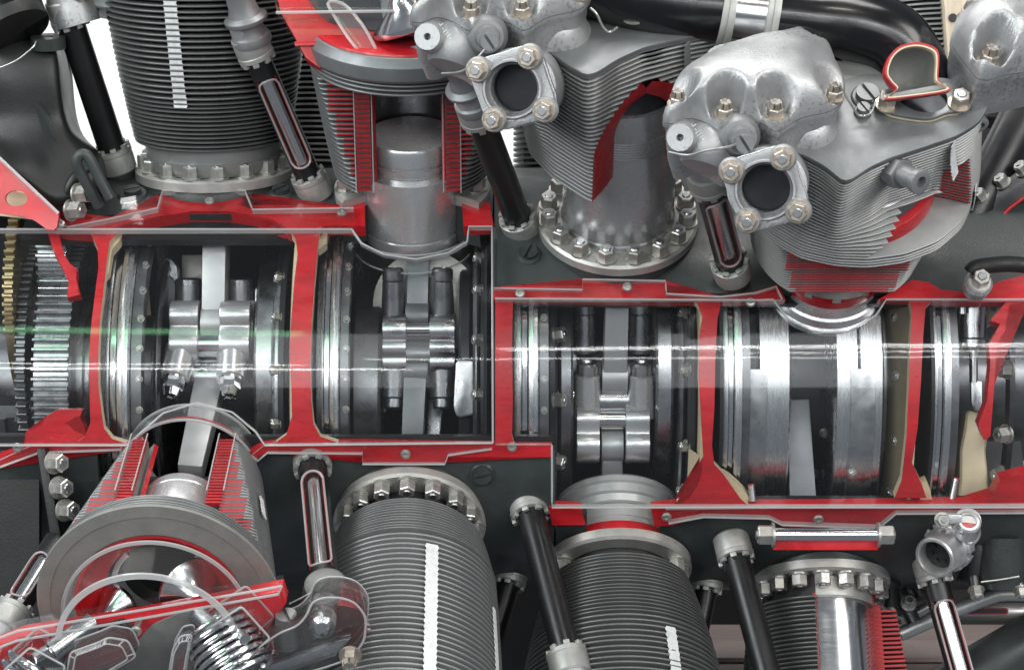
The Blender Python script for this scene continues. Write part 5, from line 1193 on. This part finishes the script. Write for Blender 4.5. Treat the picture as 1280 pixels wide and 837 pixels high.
bar('case_hose', 'thick dark hose curving behind the lifting eye', 'hose', [(80, 262, 190), (84, 240, 200), (94, 222, 200), (108, 212, 190)], 6, 'case_black')
bar('safety_wire', 'thin twisted wire across the nose casting at the left edge', 'wire', [(-6, 87, 236), (20, 76, 236), (40, 60, 232), (45, 52, 228)], .9, 'wire', 8)
# rocker foot above the far left tube
t = thing('rocker_box', 'grey rocker box foot with hose clamp at the top left edge', 'rocker box', screen(86, 6, 175, tilt=10))
b = MB(); b.lathe([(0, -24), (26, -24), (27, -10), (25, 0), (24, 16), (34, 40), (0, 40)], 40, T=aim(4, 0, 0, (-.3, 1, .4))); b.build('foot', 'cast', t)
b = MB(); b.prism(rounded([(20, -2), (52, -8), (58, 18), (130, 20), (130, 60), (0, 60)], 8), -40, 4); b.build('arm', 'cast_dark', t, bevel=5, seg=3)
b = MB(); b.lathe([(8, -6), (13, -6), (13, 6), (8, 6)], 28, closed=True, T=aim(14, 8, 18, (-1, .3, .5))); b.build('clamp', 'polish', t); MB().lathe([(0, -12), (8, -12), (8, 10), (0, 10)], 24, T=aim(14, 8, 18, (-1, .3, .5))).build('hose_end', 'gold', t)

# ------------------------------------------------------------------ lower right corner: fittings, pipes and board
t = thing('cable_connector', 'machined aluminium cable connector elbow at the lower right', 'connector', screen(1176, 690, 220, tilt=-16, yaw=-38)); fc = screen(1176, 690, 220, tilt=-16, yaw=-38)
b = MB(); b.lathe([(15, -30), (25, -30), (26, -28), (26, -14), (24, -12), (24, 16), (22.5, 18), (20, 18), (18, 14), (18, -6), (15, -6)], 48, closed=True); b.build('shell', 'alu', t)
for k in range(10): b = MB(); b.box((27, 0, -21), (5, 11, 13), T=Matrix.Rotation(R_(36 * k), 4, 'Z')); b.build('grip_lug', 'alu', t, bevel=1)
MB().lathe([(0, -4), (18, -4), (18, 2), (0, 2)], 32).build('insert', 'rubber', t)
for k in range(6): a = R_(60 * k); MB().lathe([(0, 2), (2.4, 2), (2.4, 5), (0, 5)], 12, T=Matrix.Translation((10 * math.cos(a), 10 * math.sin(a), 0))).build('contact', 'steel_black', t)
I = fc.mat().inverted()
def into(P): v = I @ (P * U); return v / U
MB().tube([into(p) for p in cpath([(1182, 692, 195), (1194, 676, 190), (1206, 660, 215), (1210, 650, 240)])], [24] * 8 + [20] * 8 + [15] * 9, 28).build('elbow', 'alu', t)
b = MB(); g = along(W(1208, 664, 226), W(1212, 648, 250)); b.lathe([(9, 0), (14, 0), (14, 22), (12, 24), (9, 24)], 36, closed=True); b.build('neck', 'alu', t, T=I @ g.mat()); MB().lathe([(0, 14), (9.4, 14), (9.4, 19), (0, 19)], 24).build('seal', 'red', t, T=I @ g.mat())
bar('safety_wire', 'short wire from the rail lug to the cable connector', 'wire', [(1186, 652, 262), (1194, 662, 256), (1204, 668, 246)], .9, 'wire', 8)
t = thing('rail_lug', 'small cast lug with nut under the red rail at lower right', 'lug', screen(1183, 649, 262)); MB().prism(rounded([(-12, 6), (18, 6), (18, -4), (-4, -6), (-12, -4)], 4), -8, 0).build('lug_body', 'cast', t, bevel=1.5); place(NUT_S, 'nut', t, mm(TR(-5, 0, 0, s=.9)))
t = thing('rear_case', 'dark ribbed accessory casing at the lower right edge', 'casing', screen(1240, 700, 130))
b = MB(); b.loft([[(x, y, z) for x, y, z in ((-40, -32, -60), (80, -20, -60), (80, -16, 40), (-36, -30, 40))], [(-42, 20, -60), (80, 24, -60), (80, 24, 52), (-36, 20, 52)], [(-30, 60, -60), (80, 64, -60), (80, 60, 40), (-26, 58, 40)]]); b.build('case_body', 'case', t, bevel=12, seg=4)
MB().lathe([(0, -34), (26, -34), (28, -20), (30, 26), (0, 30)], 40, T=Matrix.Rotation(R_(-90), 4, 'X') @ Matrix.Translation((2, -36, 6)) ).build('case_lobe', 'case', t)
MB().lathe([(0, -34), (26, -34), (28, -20), (30, 26), (0, 30)], 40, T=Matrix.Rotation(R_(-90), 4, 'X') @ Matrix.Translation((60, -36, 6))).build('case_lobe', 'case', t)
for px in (1220, 1276):
    q = screen(px, 736, 185, tilt=-50); tt = thing('case_nut', 'drilled nut under the dark accessory casing, %s' % ('left of two' if px < 1250 else 'at the right edge'), 'nut', q); place(NUT_S, 'hex', tt); MB().lathe([(0, -16), (5, -16), (5, 0), (0, 0)], 16).build('stud', 'steel', tt)
bar('safety_wire', 'twisted safety wire linking the drilled nuts at lower right', 'wire', [(1226, 727, 196), (1250, 724, 198), (1274, 720, 198)], 1.3, 'wire', 8)
bar('support_pipe', 'grey aluminium pipe bending below the accessory casing', 'pipe', [(1300, 742, 60), (1255, 742, 60), (1236, 746, 60), (1180, 768, 60), (1125, 792, 60)], 9, 'pipe_alu')
bar('support_pipe', 'second grey pipe crossing lower, with red edged slot', 'pipe', [(1300, 764, -20), (1240, 764, -20), (1180, 764, -20), (1128, 776, -20)], 11, 'pipe_alu')
t = thing('pipe_slot', 'red edged slot pane let into the lower grey pipe', 'slot', screen(1234, 763, -8)); MB().prism(rounded([(-26, -4), (26, -4), (26, 4), (-26, 4)], 4), 0, 2.5).build('slot_edge', 'red', t); MB().prism(rounded([(-24, -2.6), (24, -2.6), (24, 2.6), (-24, 2.6)], 3), 2.6, 3.2).build('slot_inside', 'steel_black', t)
bar('fuel_pipe', 'thin grey pipe elbow behind the lower right cylinder', 'pipe', [(1100, 745, 0), (1116, 762, 0), (1140, 768, 0), (1160, 758, 0)], 8, 'pipe_alu')
for i, (px, py, d) in enumerate(((1140, 720, 40), (1130, 752, 60))):
    t = thing('pipe_fitting', 'dark steel pipe fitting between lower right cylinder and slotted tube, %s' % ('upper' if i == 0 else 'lower'), 'fitting', screen(px, py, d, tilt=30, roll=20)); MB().lathe([(0, -30), (9, -30), (9, -12), (14, -12), (14, 4), (10, 6), (10, 24), (0, 24)], 24, T=Matrix.Rotation(R_(-90), 4, 'X')).build('fitting_body', 'steel_dark', t); place(NUT_S, 'nut', t, mm(TR(0, -8, 12)))
t = thing('rubber_sleeve', 'black rubber sleeve with steel ends left of the pipe fittings', 'sleeve', screen(1114, 716, 90)); b = MB(); b.lathe([(0, -40), (8, -40), (8, -16), (12, -16), (12, 14), (8, 14), (8, 30), (0, 30)], 28, T=Matrix.Rotation(R_(-90), 4, 'X')); b.build('sleeve', 'rubber', t)
# long bolt in the red notch under the fourth bay
t = thing('through_bolt', 'long bolt with hex nuts at both ends in red notch', 'bolt', screen(1032, 668, 258)); fb = screen(1032, 668, 258)
b = MB(); b.tube([(-66, 0, 0), (66, 0, 0)], 8, 24); b.build('shank', 'polish', t)
b = MB(); b.box((0, -9, -6), (118, 16, 14)); b.build('red_saddle', 'red', t, bevel=1)
for sx in (-1, 1): place(NUT, 'nut', t, mm(aim(sx * 58, 0, 0, (sx, 0, 0), .5) @ Matrix.Scale(1.1, 4)))
bar('stand_tube', 'thick dull grey stand tube in the lower right corner', 'tube', [(1165, 880, 0), (1230, 838, 0), (1320, 786, 0)], 36, 'case', 32)
t = thing('board_sheet', 'paler taupe sheet lying on the display board, lower right', 'board', Frame((480 * 1.0, 300, -440), (1, 0, 0), (0, 1, 0), (0, 0, 1))); MB().box((0, 0, 0), (420, 160, 6)).build('sheet', 'board_pale', t)
box_thing('olive_screen', (640, 700, -300), (700, 30, 200), 'panel_olive', None, 'olive grey screen behind the pipes at lower right', 'screen')
box_thing('floor_board', (620, 420, -460), (900, 700, 30), 'pink_board', None, 'taupe painted display board low at the right corner', 'board')

# ------------------------------------------------------------------ lower left head: acrylic cutaway
fa = screen(200, 790, 490, tilt=-24, roll=11)
t = thing('acrylic_dome', 'clear acrylic arch over the open combustion chamber, lower left', 'cover', E)
b = MB(); b.lathe([(94, 248), (97, 248), (93, 298), (90, 298)], 72, -4, 184, sg=E.sg, closed=True); b.build('arch_wall', 'acrylic_thin', t)
b = MB(); b.lathe([(88, 296), (94, 296), (94, 299), (88, 299)], 72, -4, 184, sg=E.sg, closed=True); b.build('arch_edge', 'acrylic_edge', t)
b = MB(); b.lathe([(94, 246.6), (97.6, 246.6), (97.6, 249), (94, 249)], 72, -4, 184, sg=E.sg, closed=True); b.build('arch_foot', 'acrylic_edge', t)
def valve(label, px, py, h, r, tilt):
    q = E.at(px, py, h); f = Frame(E.pt(q[0], q[1], h), E.ex, E.ey, E.ez); t = thing('valve', label, 'valve', f)
    T = Matrix.Rotation(R_(tilt[0]), 4, 'X') @ Matrix.Rotation(R_(tilt[1]), 4, 'Y')
    b = MB(); b.lathe([(0, -6), (r - 2, -6), (r, -4), (r, 0), (r * .9, 3), (r * .55, 12), (r * .3, 26), (7, 40), (6, 120), (0, 120)], 48, T=T); b.build('valve_head', 'polish', t); return t
valve('large steel valve with wide pale head inside the acrylic arch', 240, 738, 212, 36, (-8, 34))
valve('smaller steel valve at the left inside the acrylic arch', 146, 762, 212, 28, (-8, -34))
# red sawn head wall below the arch
th = thing('sawn_head', 'red painted sawn cylinder head section in the lower left corner', 'head', fa)
pl = [fa.at(*p) for p in ((-10, 818), (22, 806), (150, 786), (250, 768), (350, 748), (356, 764), (330, 800), (330, 850), (300, 860), (-10, 860))]
b = MB(); b.prism(pl, -40, -16); b.build('sawn_wall', 'red', th, bevel=1)
for P in ([(186, 790), (236, 768), (240, 790), (218, 832), (214, 860), (120, 860), (168, 812)], [(240, 790), (276, 766), (284, 790), (262, 830), (248, 860), (228, 860)]):
    b = MB(); b.prism(rounded([fa.at(*p) for p in P], 8), -16, -13); b.build('port_recess', 'cut_grey', th, bevel=.6)
b = MB(); b.prism([fa.at(*p) for p in ((120, 790), (150, 782), (164, 790), (136, 806))], -16, -13); b.build('port_recess', 'steel_dark', th)
tp = thing('acrylic_plate', 'long clear acrylic plate with chalky sawn edge across lower left corner', 'plate', fa)
b = MB(); b.prism([fa.at(*p, 10) for p in ((-10, 800), (22, 788), (320, 738), (352, 732), (348, 742), (22, 800), (-10, 812))], -12, 10); b.build('plate_edge', ['acrylic'], tp)
for pp in (((-10, 800), (22, 788), (320, 738), (352, 732)), ((-10, 812), (22, 800), (348, 742), (352, 732))): MB().tube([fa.at3(*p, 10.5) for p in pp], 1.5, 8).build('sawn_edge', 'acrylic_edge', tp)
b = MB(); b.prism([fa.at(*p, 8) for p in ((-10, 812), (22, 800), (348, 742), (360, 780), (300, 860), (-10, 860))], 5, 8); b.build('plate_pane', 'acrylic', tp)
q = fa.at3(170, 788, 8); place(SCREW, 'screw', tp, mm(TR(*q)))
MB().lathe([(0, -22), (3.4, -22), (3.4, 0), (0, 0)], 14, T=Matrix.Translation((q[0], q[1], q[2]))).build('screw_shank', 'nut', tp)
def helix(c, axis, r, wire, turns, pitch, n=22):
    T = aim(0, 0, 0, axis); return [Vector(c) + (T @ Vector((r * math.cos(2 * math.pi * i / n), r * math.sin(2 * math.pi * i / n), pitch * i / n))) for i in range(int(turns * n) + 1)]
def spring(label, px, py, d, axis, sets):
    f = screen(px, py, d); t = thing('valve_spring', label, 'spring', f)
    for r, wire, turns, pitch in sets: MB().tube(helix((0, 0, 0), axis, r, wire, turns, pitch), wire, 10).build('coil', 'polish', t)
    return t
spring('polished nested valve springs inside the acrylic box, right of lower left corner', 268, 782, 485, (.5, -.85, .25), ((36, 3.0, 7.5, 8.0), (25, 2.6, 8, 7.5)))
spring('dark polished valve spring at the bottom edge, lower left corner', 40, 826, 500, (-.6, -.8, .1), ((22, 4, 4, 11), (14, 3, 5, 8)))
for lab, P0, P1 in (('steel valve guide running left under the acrylic plate', (118, 776, 480), (62, 815, 505)), ('steel valve guide running right into the springs', (244, 762, 480), (268, 788, 482))):
    f = along(W(*P0), W(*P1)); L = (W(*P1) - W(*P0)).length; t = thing('valve_guide', lab, 'valve guide', f); MB().lathe([(0, 0), (6.5, 0), (6.5, L), (0, L)], 24).build('stem', 'polish', t); MB().lathe([(8, 2), (11, 2), (11, L - 2), (8, L - 2)], 28, closed=True).build('guide', 'steel', t)
# acrylic spring boxes and rocker covers
def ablock(label, pts, d, t_, tilt=-24, roll=14, mats=('acrylic', 'acrylic_edge'), bev=3, name='acrylic_block', rad=4, wall=None):
    cx = sum(p[0] for p in pts) / len(pts); cy_ = sum(p[1] for p in pts) / len(pts); f = screen(cx, cy_, d, tilt=tilt, roll=roll); t = thing(name, label, 'block', f)
    pl = rounded([f.at(*p) for p in pts], rad, 3); b = MB(); b.prism(pl, -t_, 0); b.build('block', mats[0], t, bevel=bev, seg=2)
    for h in (0, -t_): MB().tube([(p[0] * .995, p[1] * .995, h) for p in pl + pl[:1]], 1.2, 6).build('sawn_edge', mats[1], t)
    if mats[0] == 'acrylic_block' and rad < 8:
        k_ = .8; inn_ = [(p[0] * k_, p[1] * k_, 4) for p in pl]; MB().tube(inn_ + inn_[:1], .9, 6).build('sawn_edge', mats[1], t)
        b = MB(); b.loft([[(p[0] * .97, p[1] * .97, 0) for p in pl], inn_]); b.build('block_facet', mats[0], t)
        for i in range(0, len(pl), 4): MB().tube([(pl[i][0], pl[i][1], 0), inn_[i]], .8, 6).build('sawn_edge', mats[1], t)
    return t, f
ablock('clear acrylic box round the nested valve springs', [(238, 800), (302, 757), (338, 797), (276, 850), (244, 850)], 510, 40, mats=('acrylic', 'acrylic_edge'))
ablock('clear acrylic box round the spring in the lower left corner', [(4, 838), (38, 808), (82, 832), (70, 860), (4, 860)], 520, 36)
ablock('clear stepped acrylic block on the plate between the spring boxes', [(82, 850), (88, 815), (124, 802), (136, 796), (160, 800), (170, 820), (140, 838), (100, 850)], 520, 22, mats=('acrylic_block', 'acrylic_edge'))
ablock('narrow curved acrylic piece beside the black slot at the bottom edge', [(210, 850), (216, 812), (226, 794), (240, 792), (236, 812), (230, 850)], 520, 18, mats=('acrylic_block', 'acrylic_edge'))
ab, fb_ = ablock('large clear acrylic rocker cover with red sawn corner, lower left', [(318, 812), (350, 790), (372, 782), (384, 768), (390, 752), (404, 746), (426, 746), (444, 752), (458, 770), (456, 800), (440, 822), (400, 836), (330, 850), (300, 850)], 505, 40, mats=('acrylic_block', 'acrylic_edge'), rad=8)
b = MB(); b.prism([fb_.at(*p, -20) for p in ((330, 826), (420, 796), (440, 790), (420, 812), (336, 840))], -26, -14); b.build('rocker_arm', 'steel', ab, bevel=3)
b = MB(); b.prism(rounded([fb_.at(*p, -42) for p in ((422, 748), (450, 754), (460, 790), (436, 816), (420, 796))], 6), -52, -42); b.build('sawn_corner', 'red', ab, bevel=1)
b = MB(); b.lathe([(0, -14), (14, -14), (16, 0), (13, 12), (6, 17), (0, 18)], 32, T=Matrix.Translation((*fb_.at(404, 775, -16), -16))); b.build('ball_socket', 'polish', ab)
t = thing('rocker_box_half', 'grey cast rocker box half behind the acrylic rocker cover', 'rocker box', screen(448, 818, 430))
b = MB(); b.prism(rounded([(-40, 4), (-8, 22), (10, 40), (22, 6), (16, -24), (-60, -40)], 10), -30, 14); b.build('casting', 'cast', t, bevel=6, seg=3)
t = thing('slotted_stud', 'slotted grey stud with wire beside the acrylic rocker cover', 'stud', screen(358, 772, 480, tilt=58)); b = MB(); b.lathe([(0, -30), (13, -30), (12, -4), (11, 0), (0, 0)], 28); b.build('stud_body', 'cast_dark', t); place(slot_mesh(11, 5, 'cast_dark'), 'stud_head', t, mm(TR(0, 0, 0, .4)))
t = thing('sleeve_nut', 'rough grey sleeve nut at the foot of the lower slotted tube', 'nut', screen(408, 742, 430, tilt=48)); MB().lathe([(0, -34), (27, -34), (28, -12), (25, 4), (22, 16), (19, 17), (0, 17)], 40).build('nut_body', 'fin_dark', t)
bar('safety_wire', 'thin safety wire from the slotted stud to the sleeve nut', 'wire', [(362, 754, 488), (382, 744, 470), (402, 732, 455)], .9, 'wire', 8)
t = thing('bronze_bolt', 'bronze castle nut under the acrylic rocker cover', 'nut', screen(438, 818, 515, tilt=-30)); place(NUT_C, 'hex', t)
t = thing('spark_plug', 'dark hexagonal spark plug between rocker cover and uncut cylinder', 'spark plug', screen(472, 822, 450, tilt=-40, yaw=-30)); MB().lathe([(0, -30), (15, -30), (16, -10), (9, -8), (9, 20), (11, 22), (11, 32), (0, 32)], 28).build('plug_body', 'steel_black', t); MB().lathe([(0, -9), (18, -9), (18, 4), (0, 4)], 6).build('plug_hex', 'steel_dark', t, bevel=1)
# skirt ring of acrylic round the lower left barrel
t = thing('acrylic_collar', 'clear acrylic collar ring where the lower left barrel enters the case', 'collar', E)
b = MB(); b.lathe([(74, -46), (77, -46), (80, -10), (77, -10)], 72, 0, 180, sg=E.sg, closed=True); b.build('collar_wall', 'acrylic_haze', t)
for h, r in ((-46, 76), (-10, 79), (-26, 72)): MB().tube([(r * math.cos(R_(a)), E.sg * r * math.sin(R_(a)), h) for a in range(-4, 185, 4)], 1.9 if h != -26 else 1.4, 8).build('collar_edge', 'acrylic_edge' if h != -26 else 'red', t)
# black chassis wall at the lower left with three nuts
t = thing('mount_frame', 'black engine mount frame at the left edge below the crankcase', 'frame', screen(60, 660, 215))
b = MB(); b.box((-70, -20, 16), (130, 260, 14)); b.build('frame_plate', 'case_black', t)
b = MB(); b.prism([(0, 95), (10, 95), (40, -70), (26, -70)], -20, 60); b.build('frame_rib', 'case_black', t, bevel=3)
for px, py in ((66, 578), (72, 609), (80, 637)): q = screen(60, 660, 215).at3(px, py, 62); place(NUT, 'nut', t, mm(aim(*q, (.8, 0, .6))))

# ------------------------------------------------------------------ locking wires on the heads
bar('safety_wire', 'locking wire from rocker cover nut down to the slotted plugs, upper right', 'wire', [(1046, 98, 500), (1050, 108, 505), (1062, 128, 480), (1074, 144, 470), (1088, 142, 470), (1094, 128, 468)], 1.2, 'wire', 8)
bar('safety_wire', 'twisted locking wire along the lower edge of the nearest rocker box', 'wire', [(836, 190, 520), (860, 194, 530), (884, 188, 545), (908, 184, 548), (922, 180, 550)], 1.3, 'wire', 8)
bar('safety_wire', 'bent locking wire beside the plug under the black intake pipe', 'wire', [(738, 10, 440), (746, 18, 440), (754, 34, 430), (762, 40, 425), (772, 34, 425)], 1.3, 'wire', 8)
bar('safety_wire', 'locking wire along the lower edge of the upper middle rocker box', 'wire', [(552, 92, 470), (580, 88, 490), (606, 62, 500)], 1.2, 'wire', 8)

# ------------------------------------------------------------------ pieces that belong to a part become its sub-parts
OWNER = {'nut': ('flange', 'ring', 'fitting_body'), 'lock_tab': ('collar',), 'sleeve': ('collar',), 'tooth': ('rim',), 'cover_nut': ('cover',), 'strip_edge': ('acrylic_strip',), 'pane_edge': ('pane',), 'screw': ('pane',), 'slot_cut': ('slot_pane',), 'slot_edge': ('slot_pane',),
         'ring_bolt': ('retaining_ring',), 'port_nut': ('port_flange',), 'spacer': ('port_flange',), 'slotted_plug': ('case_boss',), 'rod_bolt': ('bolt_boss',), 'band_bolt': ('counterweight_band',), 'grip_lug': ('shell',), 'contact': ('insert',), 'sawn_edge': ('block',), 'skirt_edge': ('acrylic_skirt',), 'plug': ('plug_boss',), 'flange_nut': ('base_flange',), 'foot_nut': ('foot_flange',), 'stud': ('manifold_wall',), 'collar_edge': ('collar_wall',), 'lens_edge': ('acrylic_lens',), 'shelf_edge': ('acrylic_shelf',), 'cover_edge': ('acrylic_cover',)}
last = {}
for name, o, par in REG:
    if par is None: continue
    last[(par.name, name)] = o
    for w in OWNER.get(name, ()):
        sib = last.get((par.name, w))
        if sib is not None and sib.parent == par:
            o.parent = sib; o.matrix_parent_inverse = sib.matrix_basis.inverted(); break
